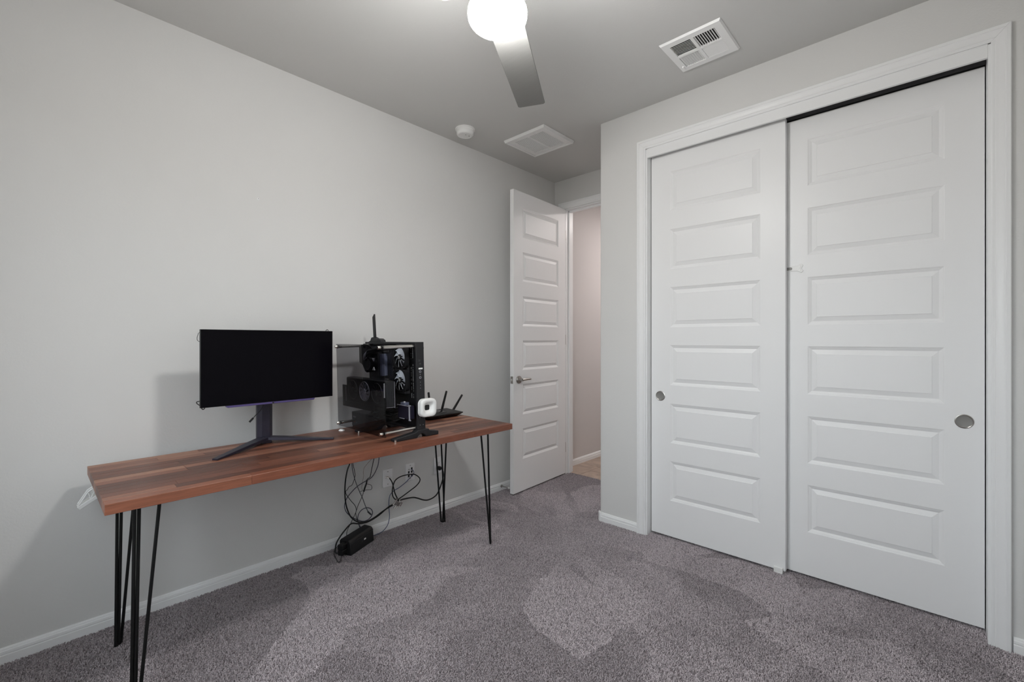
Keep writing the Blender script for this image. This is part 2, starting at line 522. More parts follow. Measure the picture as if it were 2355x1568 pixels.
# ---- baseboards: profile (distance from wall, height) swept along a path
BBP = [(0.0, -0.012), (0.013, -0.012), (0.013, 0.030), (0.0105, 0.032), (0.0105, 0.035), (0.0125, 0.037), (0.0115, 0.046), (0.008, 0.050), (0.0075, 0.053), (0.004, 0.0575), (0.0, 0.058)]
def baseboard(name, path, label):
    """path: (x, y, nx, ny) points on the wall with the offset direction at each point."""
    n = len(BBP)
    vs, fs = [], []
    for (x, y, nx, ny) in path:
        vs += [(x + nx * d, y + ny * d, z) for d, z in BBP]
    for i in range(len(path) - 1):
        fs += [(i * n + k, i * n + (k + 1) % n, (i + 1) * n + (k + 1) % n, (i + 1) * n + k) for k in range(n)]
    fs += [tuple(range(n)), tuple(range((len(path) - 1) * n, len(path) * n))[::-1]]
    return tag(MB().add(vs, fs).build(name, M['trim'], angle=25), label, 'baseboard', kind='structure')
baseboard('baseboard_left', [(XL, YF, 1, 0), (XL, YB - 0.06, 1, 0)], 'white moulded baseboard along the wall behind the desk')
arc_p = [(XC, YB - 0.02, -1, 0)] + [(x, y, -math.sin(R(90 - a2)) , -math.cos(R(90 - a2))) for (x, y), a2 in []]
path = [(XC, YB - 0.02, -1, 0), (XC, YC + rr, -1, 0)]
for a in (72, 54, 36, 18):
    path.append((XC + rr - rr * math.sin(R(a)), YC + rr - rr * math.cos(R(a)), -math.sin(R(a)), -math.cos(R(a))))
path += [(XC + rr, YC, 0, -1), (CO[0] - 0.066, YC, 0, -1)]
bc = baseboard('baseboard_closet', path, 'short white baseboard between the doorway corner and the closet')
# the corner block, slightly proud of the boards
blk = [(XC + rr - (rr + d) * math.sin(R(a)), YC + rr - (rr + d) * math.cos(R(a))) for d, rng_ in ((0.0155, (95, 76, 57, 38, 19, -5)), (0.002, (-5, 45, 95))) for a in rng_]
mb = MB().prism(blk, 'Z', -0.012, 0.060)
mb.build('corner_block', M['trim'], bc, bevel=0.003)
baseboard('baseboard_right', [(CO[1] + 0.070, YC, 0, -1), (XR, YC, 0, -1)], 'white baseboard right of the closet at the picture edge')
baseboard('baseboard_hall', [(XL + 0.012, YB + HX, 1, 0), (XL + 0.012, YH, 1, 0)], 'white baseboard of the hall beyond the doorway')

# ---- casings: profile (across from the inner edge, proud of the wall), mitred
CSP = [(0.0, 0.0), (0.0, 0.009), (0.004, 0.011), (0.012, 0.011), (0.014, 0.013), (0.024, 0.0135), (0.034, 0.0165), (0.040, 0.0165), (0.042, 0.019), (0.054, 0.019), (0.057, 0.016), (0.057, 0.0)]
def casing(name, x0, x1, zt, y, label, sides=(True, True)):
    root = thing(name, label, 'casing', ((x0 + x1) / 2, y, 0), kind='structure')
    n = len(CSP)
    def strip(p, q):
        """p, q: (x, z, ox, oz)"""
        vs = []
        for (x, z, ox, oz) in (p, q):
            vs += [(x + ox * w_, y - d, z + oz * w_) for w_, d in CSP]
        fs = [(k, (k + 1) % n, n + (k + 1) % n, n + k) for k in range(n)] + [tuple(range(n)), tuple(range(n, 2 * n))[::-1]]
        return MB().add(vs, fs)
    g = 0.0004
    if sides[0]: strip((x0, -0.012, -1, 0), (x0, zt - g, -1, 1)).build('casing_board', M['trim'], root, angle=20)
    strip((x0 + g, zt, -1, 1), (x1 - g, zt, 1, 1)).build('casing_board', M['trim'], root, angle=20)
    if sides[1]: strip((x1, zt - g, 1, 1), (x1, -0.012, 1, 0)).build('casing_board', M['trim'], root, angle=20)
    return root
casing('trim_1', CO[0] - 0.009, CO[1] + 0.008, 2.471, YC, 'white mitred casing around the sliding closet doors')
casing('trim_2', DO[0] - 0.006, DO[1] + 0.006, DO[2] + 0.006, YB, 'white casing around the bedroom doorway', sides=(True, False))

# closet jambs, fascia and track
m = MB()
m.box(CO[0] - 0.012, CO[0], YC - 0.002, YC + 0.10, -0.012, CO[2])
m.box(CO[1], CO[1] + 0.012, YC - 0.002, YC + 0.10, -0.012, CO[2])
m.box(CO[0] - 0.012, CO[1] + 0.012, YC - 0.002, YC + 0.10, CO[2] - 0.012, CO[2])
tag(m.build('trim_3', M['trim'], smooth=False), 'white jamb lining the closet opening', 'jamb', kind='structure')
m = MB().box(CO[0], CO[1], YC - 0.003, YC + 0.013, 2.414, CO[2] - 0.012)
fas = tag(m.build('trim_4', M['trim'], bevel=0.0015), 'white fascia board over the top of the closet doors', 'fascia', kind='structure')
tr = MB()
tr.box(CO[0], CO[1], 2.735, 2.835, 2.447, CO[2] - 0.012)
tr.box(CO[0], CO[1], 2.735, 2.739, 2.436, 2.447).box(CO[0], CO[1], 2.786, 2.790, 2.428, 2.447).box(CO[0], CO[1], 2.831, 2.835, 2.424, 2.447)
tr.build('door_track', M['alum'], fas, smooth=False)
# door jamb lining of the bedroom doorway with its stop
m = MB()
m.box(DO[0], DO[0] + 0.012, YB - 0.001, YB + HX, -0.010, DO[2]).box(DO[1] - 0.012, DO[1], YB - 0.001, YB + HX, -0.010, DO[2])
m.box(DO[0], DO[1], YB - 0.001, YB + HX, DO[2] - 0.006, DO[2] + 0.0005)
m.box(DO[0] + 0.012, DO[0] + 0.024, YB + 0.040, YB + 0.075, -0.010, DO[2] - 0.006)
m.box(DO[0] + 0.012, DO[1] - 0.012, YB + 0.040, YB + 0.075, DO[2] - 0.020, DO[2] - 0.006)
tag(m.build('trim_5', M['trim'], bevel=0.001), 'white jamb and door stop lining the bedroom doorway', 'jamb', kind='structure')
# closet interior back so the gaps stay dark
tag(MB().box(XC + 0.10, XR, 3.30, 3.32, -0.05, H).build('wall_closet_back', M['wall']), 'back wall inside the closet, hidden by its doors', 'wall', kind='structure')

# ---- moulded six-panel doors
RINGS = [(0.0, 0.0), (0.0035, 0.0012), (0.0055, 0.0032), (0.0085, 0.0038), (0.0185, 0.0090), (0.0405, 0.0026), (0.0420, 0.0008)]
def panel_mesh(name, wid, hei):
    vs, fs = [], []
    for ins, d in RINGS:
        vs += [(ins, d, ins), (wid - ins, d, ins), (wid - ins, d, hei - ins), (ins, d, hei - ins)]
    n = len(RINGS)
    for i in range(n - 1):
        for k in range(4):
            fs.append((4 * i + k, 4 * i + (k + 1) % 4, 4 * i + 4 + (k + 1) % 4, 4 * i + 4 + k))
    fs.append((4 * n - 4, 4 * n - 3, 4 * n - 2, 4 * n - 1))
    b = len(vs)
    vs += [(0, 0.02, 0), (wid, 0.02, 0), (wid, 0.02, hei), (0, 0.02, hei)]
    for k in range(4):
        fs.append((k, (k + 1) % 4, b + (k + 1) % 4, b + k))
    fs.append((b, b + 1, b + 2, b + 3))
    return MB().add(vs, fs).mesh(name, M['door'], True, 12)

def panel_door(root, W, z0, z1, T, px, pz):
    """slab in local coordinates: x 0..W, face at y 0, back at y T; panels x range px, z ranges pz."""
    xs = [0, px[0], px[1], W]
    zs = [z0]
    for a, b in pz: zs += [a, b]
    zs.append(z1)
    m = MB()
    D = 0.021
    for i in range(3):
        for j in range(len(zs) - 1):
            hole = i == 1 and j % 2 == 1
            y = D if hole else 0.0
            m.add([(xs[i], y, zs[j]), (xs[i + 1], y, zs[j]), (xs[i + 1], y, zs[j + 1]), (xs[i], y, zs[j + 1])], [(0, 1, 2, 3)])
            if hole:
                c = [(xs[i], zs[j]), (xs[i + 1], zs[j]), (xs[i + 1], zs[j + 1]), (xs[i], zs[j + 1])]
                for q in range(4):
                    (xa, za), (xb, zb) = c[q], c[(q + 1) % 4]
                    m.add([(xa, 0, za), (xb, 0, zb), (xb, D, zb), (xa, D, za)], [(0, 1, 2, 3)])
    # edges follow the face grid so that the slab stays watertight
    for j in range(len(zs) - 1):
        for x in (0, W):
            m.add([(x, 0, zs[j]), (x, 0, zs[j + 1]), (x, T, zs[j + 1]), (x, T, zs[j])], [(0, 1, 2, 3)])
    for i in range(3):
        for z in (z0, z1):
            m.add([(xs[i], 0, z), (xs[i + 1], 0, z), (xs[i + 1], T, z), (xs[i], T, z)], [(0, 1, 2, 3)])
        for j in range(len(zs) - 1):
            m.add([(xs[i], T, zs[j]), (xs[i + 1], T, zs[j]), (xs[i + 1], T, zs[j + 1]), (xs[i], T, zs[j + 1])], [(0, 1, 2, 3)])
    m.build('slab', M['door'], root, smooth=False)
    meshes = {}
    for a, b in pz:
        key = round(b - a, 4)
        if key not in meshes:
            meshes[key] = panel_mesh('panel', px[1] - px[0], b - a)
        o = bpy.data.objects.new('panel', meshes[key])
        COL.objects.link(o)
        o.parent = root
        o.location = (px[0], 0.0, a)

CZ = [(0.238, 0.487), (0.600, 0.849), (0.964, 1.217), (1.328, 1.581), (1.694, 1.945), (2.060, 2.307)]
# the open bedroom door, hinged at the far end
dr = thing('door_1', 'white six panel bedroom door standing open against the left wall', 'door', (-2.451, 2.638, 0), R(90 + 3.4), kind='structure', local=True)
DZ = [(0.272, 0.522), (0.636, 0.888), (1.000, 1.244), (1.361, 1.607), (1.728, 1.968), (2.088, 2.334)]
panel_door(dr, 0.758, 0.012, 2.458, 0.0355, (0.117, 0.642), DZ)
def lever(sgn, y0):
    m = MB()
    m.lathe([(0.0, 0.0), (0.033, 0.0), (0.033, 0.003 * sgn), (0.029, 0.009 * sgn), (0.016, 0.012 * sgn), (0.012, 0.014 * sgn), (0.012, 0.045 * sgn), (0.0, 0.045 * sgn)], (0.066, y0, 0.926), 'Y', 28)
    m2 = MB().tube([(0.060, y0 + 0.044 * sgn, 0.927), (0.085, y0 + 0.046 * sgn, 0.928), (0.12, y0 + 0.046 * sgn, 0.928), (0.155, y0 + 0.044 * sgn, 0.927), (0.172, y0 + 0.041 * sgn, 0.927)], 0.0105, 12, 0.0075)
    m.add(m2.v, m2.f)
    return m
lever(-1, 0.0).build('door_handle', M['nickel'], dr)
lever(1, 0.0355).build('door_handle', M['nickel'], dr)
lp = MB().box(-0.0022, 0.0005, 0.0055, 0.030, 0.897, 0.955).build('latch_plate', M['nickel'], dr, bevel=0.0008)
MB().prism([(-0.013, 0.009), (-0.002, 0.009), (-0.002, 0.023), (-0.006, 0.023)], 'Z', 0.918, 0.936).build('latch_bolt', M['chrome'], lp, bevel=0.001)
for z in (0.25, 1.25, 2.22):
    MB().lathe([(0, z - 0.045), (0.006, z - 0.045), (0.006, z + 0.045), (0, z + 0.045)], (0.764, 0.006, 0), 'Z', 12).build('hinge', M['nickel'], dr)

# the sliding closet doors
def flush_pull(root, x, z, r):
    m = MB().lathe([(r * 0.80, 0.004), (r * 0.82, -0.0010), (r * 0.9, -0.0022), (r, -0.0012), (r, 0.0005)], (x, 0, z), 'Y', 32)
    c = m.build('finger_pull', M['nickel'], root)
    MB().lathe([(0.0, 0.0005), (r * 0.72, 0.0005), (r * 0.80, -0.0008), (r * 0.83, -0.0009)], (x, -0.0006, z), 'Y', 32).build('pull_cup', M['pull'], c)
W1 = 0.757
d2 = thing('door_2', 'white six panel sliding closet door in front, on the left', 'door', (-1.332, 2.748, 0), 0, kind='structure', local=True)
panel_door(d2, W1, 0.014, 2.4335, 0.035, (0.123, 0.637), CZ)
flush_pull(d2, 0.060, 0.892, 0.031)
d3 = thing('door_3', 'white six panel sliding closet door behind, on the right', 'door', (-0.603, 2.793, 0), 0, kind='structure', local=True)
panel_door(d3, 0.765, 0.012, 2.4215, 0.035, (0.120, 0.641), CZ)
flush_pull(d3, 0.703, 0.893, 0.031)
# white floor guide at the foot of the front door
m = MB().box(-0.628, -0.585, 2.735, 2.747, -0.008, 0.030)
m.box(-0.628, -0.585, 2.735, 2.835, -0.008, 0.006)
tag(m.build('floor_guide', M['plastic_white'], bevel=0.002), 'small white plastic floor guide at the foot where the closet doors overlap', 'door guide')
# bone shaped latch sticking to the rear door by the edge of the front one
def bone_poly(s, dx=0.0):
    pts = []
    for k in range(0, 9):       # upper lobe, then notch, then lower lobe at the right end
        a = R(150 - 150 * k / 8); pts.append((0.060 + 0.010 * math.cos(a), 0.012 + 0.011 * math.sin(a)))
    pts += [(0.0660, 0.006), (0.0625, 0.0), (0.0660, -0.006)]
    for k in range(0, 9):
        a = R(0 - 150 * k / 8); pts.append((0.060 + 0.010 * math.cos(a), -0.012 + 0.011 * math.sin(a)))
    pts += [(0.045, -0.0145), (0.02, -0.0135), (-0.012, -0.0135), (-0.012, 0.0135), (0.02, 0.0135), (0.045, 0.0145)]
    cx = 0.028
    return [(cx + (x - cx) * s, z * s) for x, z in pts]
bl = thing('cupboard_lock', 'white bone shaped child lock stuck on the right closet door', 'child lock', (-0.572, 2.793, 1.630))
MB().prism([(-0.572 + x, 1.630 + z) for x, z in bone_poly(1.0)], 'Y', 2.7890, 2.7929).build('base_plate', M['plastic_white'], bl, bevel=0.001)
MB().prism([(-0.571 + x, 1.630 + z) for x, z in bone_poly(0.78)], 'Y', 2.7872, 2.7890).build('raised_bone', M['plastic_white'], bl, bevel=0.0008)
so = MB().prism([(x, z) for x, z in rrect(-0.588, -0.551, 1.6225, 1.6385, 0.0075)], 'Y', 2.7866, 2.7872).build('strap', M['pull'], bl)
so['label'] = 'grey strap end'

# ---- carpet: real tufts scattered over the backing
def carpet():
    poly_room = [(XL + 0.004, YF), (XR, YF), (XR, YC - 0.004), (CO[1] - 0.0, YC - 0.004), (CO[1] - 0.0, 2.86), (CO[0] + 0.0, 2.86), (CO[0], YC - 0.004),
                 (XC - 0.006, YC - 0.004), (XC - 0.006, YB - 0.002), (DO[1] - 0.013, YB - 0.002), (DO[1] - 0.013, 3.473), (DO[0] + 0.013, 3.473), (DO[0] + 0.013, YB - 0.002), (XL + 0.004, YB - 0.002)]
    me = bpy.data.meshes.new('carpet')
    bm = bmesh.new()
    f = bm.faces.new([bm.verts.new((x, y, -0.0055)) for x, y in poly_room])
    bmesh.ops.triangulate(bm, faces=[f])
    bmesh.ops.recalc_face_normals(bm, faces=bm.faces)
    for f in bm.faces:
        if f.normal.z < 0: f.normal_flip()
    bm.to_mesh(me); bm.free()
    me.materials.append(M['carpet_back']); me.materials.append(M['carpet'])
    ob = bpy.data.objects.new('carpet', me)
    COL.objects.link(ob)
    tag(ob, 'mauve grey cut pile carpet covering the bedroom floor', 'carpet', kind='stuff')
    ng = bpy.data.node_groups.new('tufts', 'GeometryNodeTree')
    ng.interface.new_socket('Geometry', in_out='INPUT', socket_type='NodeSocketGeometry')
    ng.interface.new_socket('Geometry', in_out='OUTPUT', socket_type='NodeSocketGeometry')
    N, L = ng.nodes, ng.links
    gi, go = N.new('NodeGroupInput'), N.new('NodeGroupOutput')
    dp = N.new('GeometryNodeDistributePointsOnFaces')
    dp.distribute_method = 'RANDOM'
    dp.inputs['Density'].default_value = 74000.0
    L.new(gi.outputs[0], dp.inputs['Mesh'])
    cone = N.new('GeometryNodeMeshCone')
    cone.fill_type = 'NGON'
    cone.inputs['Vertices'].default_value = 5
    cone.inputs['Radius Top'].default_value = 0.0013
    cone.inputs['Radius Bottom'].default_value = 0.0017
    cone.inputs['Depth'].default_value = 0.0062
    smt = N.new('GeometryNodeSetMaterial'); smt.inputs['Material'].default_value = M['carpet']
    L.new(cone.outputs['Mesh'], smt.inputs['Geometry'])
    ins = N.new('GeometryNodeInstanceOnPoints')
    L.new(dp.outputs['Points'], ins.inputs['Points'])
    L.new(smt.outputs[0], ins.inputs['Instance'])
    pos = N.new('GeometryNodeInputPosition')
    noi = N.new('ShaderNodeTexNoise'); noi.inputs['Scale'].default_value = 1.6; noi.inputs['Detail'].default_value = 2.5; noi.inputs['Distortion'].default_value = 0.9
    L.new(pos.outputs[0], noi.inputs['Vector'])
    nap = N.new('ShaderNodeMapRange')
    nap.inputs['From Min'].default_value = 0.30; nap.inputs['From Max'].default_value = 0.70
    nap.inputs['To Min'].default_value = -0.42; nap.inputs['To Max'].default_value = 0.42
    vor = vacuum_strokes(N, L, pos.outputs[0])
    vmx = N.new('ShaderNodeMix'); vmx.inputs['Factor'].default_value = 0.42
    L.new(noi.outputs[0], vmx.inputs['A']); L.new(vor, vmx.inputs['B'])
    L.new(vmx.outputs['Result'], nap.inputs['Value'])
    def rnd(a, b, seed):
        r_ = N.new('FunctionNodeRandomValue'); r_.data_type = 'FLOAT'
        r_.inputs[2].default_value = a; r_.inputs[3].default_value = b; r_.inputs['Seed'].default_value = seed
        return r_.outputs[1]
    addx = N.new('ShaderNodeMath'); L.new(nap.outputs['Result'], addx.inputs[0]); L.new(rnd(-0.5, 0.5, 3), addx.inputs[1])
    cmb = N.new('ShaderNodeCombineXYZ')
    L.new(addx.outputs[0], cmb.inputs[0]); L.new(rnd(-0.5, 0.5, 5), cmb.inputs[1]); L.new(rnd(0, 6.28, 9), cmb.inputs[2])
    L.new(cmb.outputs[0], ins.inputs['Rotation'])
    L.new(rnd(0.6, 1.35, 11), ins.inputs['Scale'])
    jn = N.new('GeometryNodeJoinGeometry')
    L.new(gi.outputs[0], jn.inputs[0]); L.new(ins.outputs[0], jn.inputs[0])
    L.new(jn.outputs[0], go.inputs[0])
    md = ob.modifiers.new('tufts', 'NODES')
    md.node_group = ng
    return ob
carpet()

# ------------------------------------------------------------------ things on the ceiling
# supply register: 4 fields of louvres
vx, vy, vz = -0.868, 2.326, H
sr = thing('air_register', 'square white supply vent with four fields of louvres near the closet', 'vent', (vx, vy, vz))
hw = 0.149
m = MB()
def frame_ring(m, x0, x1, y0, y1, a, b, z0, z1, zin):
    """square ring: outer edge at z0 level sloping down to z1, opening a x b"""
    o = [(x0, y0), (x1, y0), (x1, y1), (x0, y1)]
    i1 = [(x0 + 0.006, y0 + 0.006), (x1 - 0.006, y0 + 0.006), (x1 - 0.006, y1 - 0.006), (x0 + 0.006, y1 - 0.006)]
    i2 = [(x0 + a, y0 + b), (x1 - a, y0 + b), (x1 - a, y1 - b), (x0 + a, y1 - b)]
    vs = [(x, y, z0) for x, y in o] + [(x, y, z1) for x, y in i1] + [(x, y, z1) for x, y in i2] + [(x, y, zin) for x, y in i2]
    fs = []
    for r_ in range(3):
        for k in range(4):
            fs.append((4 * r_ + k, 4 * r_ + (k + 1) % 4, 4 * r_ + 4 + (k + 1) % 4, 4 * r_ + 4 + k))
    m.add(vs, fs)
frame_ring(m, vx - hw, vx + hw, vy - hw, vy + hw, 0.040, 0.040, vz - 0.001, vz - 0.011, vz - 0.0012)
m.box(vx - 0.007, vx + 0.007, vy - hw + 0.04, vy + hw - 0.04, vz - 0.0115, vz - 0.002)
m.box(vx - hw + 0.04, vx - 0.007, vy - 0.007, vy + 0.007, vz - 0.0115, vz - 0.002).box(vx + 0.007, vx + hw - 0.04, vy - 0.007, vy + 0.007, vz - 0.0115, vz - 0.002)
m.build('frame', M['vent'], sr, smooth=False)
MB().box(vx - hw + 0.03, vx + hw - 0.03, vy - hw + 0.03, vy + hw - 0.03, vz - 0.0020, vz - 0.0008).build('duct', M['duct'], sr, smooth=False)  # flat black plate stands in for the shade inside an open duct
fsz = hw - 0.04 - 0.007
lv = MB().box(-fsz / 2, fsz / 2, -0.0047, 0.0047, -0.0006, 0.0006).mesh('louvre', M['vent'], False)
NL = 9
for (qx, qy, rz, tilt) in ((-1, -1, 0, 40), (1, -1, 90, 40), (1, 1, 0, -40), (-1, 1, 90, -40)):
    cx, cy = vx + qx * (0.007 + fsz / 2), vy + qy * (0.007 + fsz / 2)
    for i in range(NL):
        o = bpy.data.objects.new('louvre', lv)
        COL.objects.link(o)
        o.parent = sr
        s = (i + 0.5) / NL * fsz - fsz / 2
        lx, ly = (cx, cy + s) if rz == 0 else (cx + s, cy)
        o.location = (lx - vx, ly - vy, -0.0068)
        sg = tilt if rz == 0 else tilt
        o.rotation_euler = (R(sg), 0, R(rz))
MB().box(vx - 0.126, vx - 0.118, vy + 0.088, vy + 0.108, vz - 0.020, vz - 0.010).build('damper_lever', M['vent'], sr, bevel=0.001)

# return grille: square frame, hinged core with fine slats
gx0, gx1, gy0, gy1 = -2.352, -1.966, 2.424, 2.786
rg = thing('return_grille', 'square white return air grille of fine slats above the doorway', 'vent', ((gx0 + gx1) / 2, (gy0 + gy1) / 2, H))
m = MB()
frame_ring(m, gx0, gx1, gy0, gy1, 0.020, 0.020, H - 0.001, H - 0.020, H - 0.002)
m.build('frame', M['vent'], rg, smooth=False)
m = MB()
a0, a1, b0, b1 = gx0 + 0.024, gx1 - 0.024, gy0 + 0.024, gy1 - 0.024
m.box(a0, a1, b0, b0 + 0.030, H - 0.016, H - 0.010).box(a0, a1, b1 - 0.030, b1, H - 0.016, H - 0.010)
m.box(a0, a0 + 0.030, b0 + 0.03, b1 - 0.03, H - 0.016, H - 0.010).box(a1 - 0.030, a1, b0 + 0.03, b1 - 0.03, H - 0.016, H - 0.010)
m.box((a0 + a1) / 2 - 0.006, (a0 + a1) / 2 + 0.006, b0 + 0.03, b1 - 0.03, H - 0.014, H - 0.010)
m.build('core_frame', M['vent'], rg, smooth=False)
MB().box(gx0 + 0.021, gx1 - 0.021, gy0 + 0.021, gy1 - 0.021, H - 0.004, H - 0.001).build('filter_shadow_box', M['duct'], rg, smooth=False)  # black backing, shade between the slats put in as colour
m = MB()
NS = 24
for side in (0, 1):
    xa, xb = (a0 + 0.03, (a0 + a1) / 2 - 0.006) if side == 0 else ((a0 + a1) / 2 + 0.006, a1 - 0.03)
    for i in range(NS):
        yc_ = b0 + 0.03 + (i + 0.5) / NS * (b1 - b0 - 0.06)
        mt = Matrix.Translation((0, yc_, H - 0.0125)) @ Matrix.Rotation(R(-55), 4, 'X')
        m.box(xa, xb, -0.0022, 0.0022, -0.0005, 0.0005, mt)
sl = m.build('slats', M['vent'], rg, smooth=False)
sl['kind'] = 'stuff'
for x in (gx0 + 0.10, gx0 + 0.27):
    MB().box(x - 0.006, x + 0.006, b0 + 0.006, b0 + 0.016, H - 0.019, H - 0.015).build('catch', M['vent'], rg, bevel=0.001)

# smoke detector
sx, sy = -2.425, 2.104
sd = thing('smoke_detector', 'round white smoke detector on the ceiling near the left wall', 'smoke detector', (sx, sy, H))
MB().lathe([(0.0, 0.0), (0.070, 0.0), (0.070, -0.006), (0.064, -0.009), (0.0, -0.009)], (sx, sy, H), n=40).build('base', M['plastic_white'], sd)
MB().lathe([(0.0, -0.008), (0.062, -0.008), (0.0615, -0.016), (0.0605, -0.017), (0.0615, -0.019), (0.060, -0.038), (0.055, -0.044), (0.048, -0.046), (0.047, -0.0445), (0.0, -0.0445)], (sx, sy, H), n=40).build('cover', M['plastic_white'], sd)
MB().lathe([(0.0, -0.0455), (0.003, -0.0455), (0.003, -0.044)], (sx + 0.012, sy - 0.004, H), n=10).build('indicator', M['dark_grey'], sd)
MB().lathe([(0.0, -0.0475), (0.003, -0.0475), (0.0035, -0.044)], (sx + 0.016, sy + 0.024, H), n=10).build('test_button', M['pull'], sd)

# ceiling fan with its glowing globe
fx, fy = -1.076, 1.078
cf = thing('ceiling_fan', 'three blade ceiling fan with a glowing white globe lamp', 'ceiling fan', (fx, fy, H))
gp = []
for k in range(0, 29):
    a = R(-90 + 150 * k / 28)
    ca, sa = math.cos(a), math.sin(a)
    e = 2 / 2.4
    gp.append((0.1005 * abs(ca) ** e, 2.350 + 0.052 * math.copysign(abs(sa) ** e, sa)))
MB().lathe(gp, (fx, fy, 0), n=40).build('globe', M['globe'], cf)
MB().lathe([(0.0, 2.392), (0.080, 2.392), (0.092, 2.402), (0.100, 2.42), (0.105, 2.44), (0.105, 2.53), (0.085, 2.555), (0.03, 2.565), (0.0, 2.565)], (fx, fy, 0), n=40).build('motor_housing', M['fan_body'], cf)
MB().lathe([(0.0, 2.56), (0.014, 2.56), (0.014, 2.70), (0.0, 2.70)], (fx, fy, 0), n=16).build('downrod', M['fan_body'], cf)
MB().lathe([(0.0, H - 0.001), (0.07, H - 0.001), (0.068, 2.72), (0.03, 2.69), (0.0, 2.69)], (fx, fy, 0), n=32).build('canopy', M['fan_body'], cf)
for ang in (121.2, 241.2, 1.2):
    L0, L1, wd = 0.165, 0.708, 0.0665
    pl = [(L0, -wd), (L1 - 0.008, -wd), (L1, -wd + 0.008), (L1, wd - 0.008), (L1 - 0.008, wd), (L0, wd), (L0 - 0.03, wd * 0.6), (L0 - 0.03, -wd * 0.6)]
    mt = Matrix.Translation((fx, fy, 2.405)) @ Matrix.Rotation(R(ang), 4, 'Z') @ Matrix.Rotation(R(-3), 4, 'X')
    MB().prism(pl, 'Z', -0.004, 0.004, mt).build('blade', M['fan_grey'], cf, bevel=0.0015)
    mt2 = Matrix.Translation((fx, fy, 2.405)) @ Matrix.Rotation(R(ang), 4, 'Z')
    MB().box(0.07, 0.20, -0.025, 0.025, 0.006, 0.014, mt2).box(0.07, 0.10, -0.025, 0.025, 0.010, 0.06, mt2).build('blade_bracket', M['fan_body'], cf, bevel=0.002)

# ------------------------------------------------------------------ desk
DX0, DX1, DY0, DY1, DZT, DT = -2.543, -1.905, 0.158, 2.040, 0.730, 0.0345
dk = thing('desk', 'long walnut butcher block desk on black hairpin legs', 'desk', ((DX0 + DX1) / 2, (DY0 + DY1) / 2, 0))
SHADES = [(92, 58, 46), (104, 66, 52), (112, 70, 55), (122, 78, 61), (132, 86, 68), (142, 96, 76), (158, 114, 92)]
tt = MB().box(DX0 + 0.004, DX1 - 0.004, DY0 + 0.004, DY1 - 0.004, DZT - DT + 0.001, DZT - 0.003).build('tabletop', M['walnut'], dk, smooth=False)
tt.color = srgb(110, 70, 55)
rows = 14
rw = (DX1 - DX0) / rows
rs = random.Random(11)
for i in range(rows):
    y = DY0
    first = True
    while y < DY1 - 0.001:
        ln = rs.uniform(0.18, 0.62) if first else rs.uniform(0.30, 0.80)
        first = False
        ye = y + ln
        if DY1 - ye < 0.14: ye = DY1
        g = 0.00018
        o = MB().box(DX0 + i * rw + (g if i else 0), DX0 + (i + 1) * rw - (g if i < rows - 1 else 0), y + (g if y > DY0 else 0), ye - (g if ye < DY1 else 0), DZT - DT, DZT - rs.uniform(0, 0.0002)).build('stave', M['walnut'], tt, smooth=False)
        if i == rows - 1:
            o.color = srgb(*rs.choice([(124, 74, 56), (130, 79, 60), (137, 86, 66)]))
        else:
            o.color = srgb(*rs.choices(SHADES, (4, 4, 5, 4, 3.5, 3, 2))[0])
        if i == rows - 1 or y == DY0 or ye == DY1:
            md = o.modifiers.new('bevel', 'BEVEL'); md.width = 0.0012; md.segments = 1
        y = ye
# hairpin legs
LEGS = {'far': ((0.085, 0.107), [(0.119, 0.098), (0.085, 0.130), (0.087, 0.186)], [(0.0, 0.001), (0.009, -0.009), (-0.009, 0.009)]),
        'near': ((0.100, 0.087), [(0.096, 0.085), (0.065, 0.149), (0.103, 0.098)], [(0.009, -0.009), (-0.009, 0.009), (0.002, 0.0)])}
for (cx, cy, sx_, sy_, pr) in ((DX1, DY1, -1, -1, 'far'), (DX0, DY1, 1, -1, 'far'), (DX0, DY0, 1, 1, 'near'), (DX1, DY0, -1, 1, 'near')):
    FO, TO, FS = LEGS[pr]
    P = lambda ox, oy, z: (cx + sx_ * ox, cy + sy_ * oy, z)
    leg = MB().prism([P(0.055, 0.200, 0)[:2], P(0.055, 0.072, 0)[:2], P(0.135, 0.072, 0)[:2], P(0.135, 0.115, 0)[:2], P(0.105, 0.200, 0)[:2]], 'Z', DZT - DT - 0.0035, DZT - DT - 0.0003).build('hairpin_leg', M['black_metal'], dk, smooth=False)
    rods = [[P(FO[0] + FS[i][0], FO[1] + FS[i][1], 0.0), P(*TO[i], DZT - DT - 0.003)] for i in range(3)]
    for i in range(3):
        MB().tube(rods[i], 0.0055, 10).build('rod', M['black_metal'], leg)
    e = sorted((Vector(r_[0]) for r_ in rods), key=lambda v: v.y)
    MB().tube(catmull([e[0] + Vector((0, 0, 0.006)), e[0].lerp(e[1], 0.5) + Vector((0, 0, -0.002)), e[1] + Vector((0, 0, -0.003)), e[1].lerp(e[2], 0.5) + Vector((0, 0, -0.002)), e[2] + Vector((0, 0, 0.006))], 4), 0.0055, 8).build('foot_bend', M['black_metal'], leg)

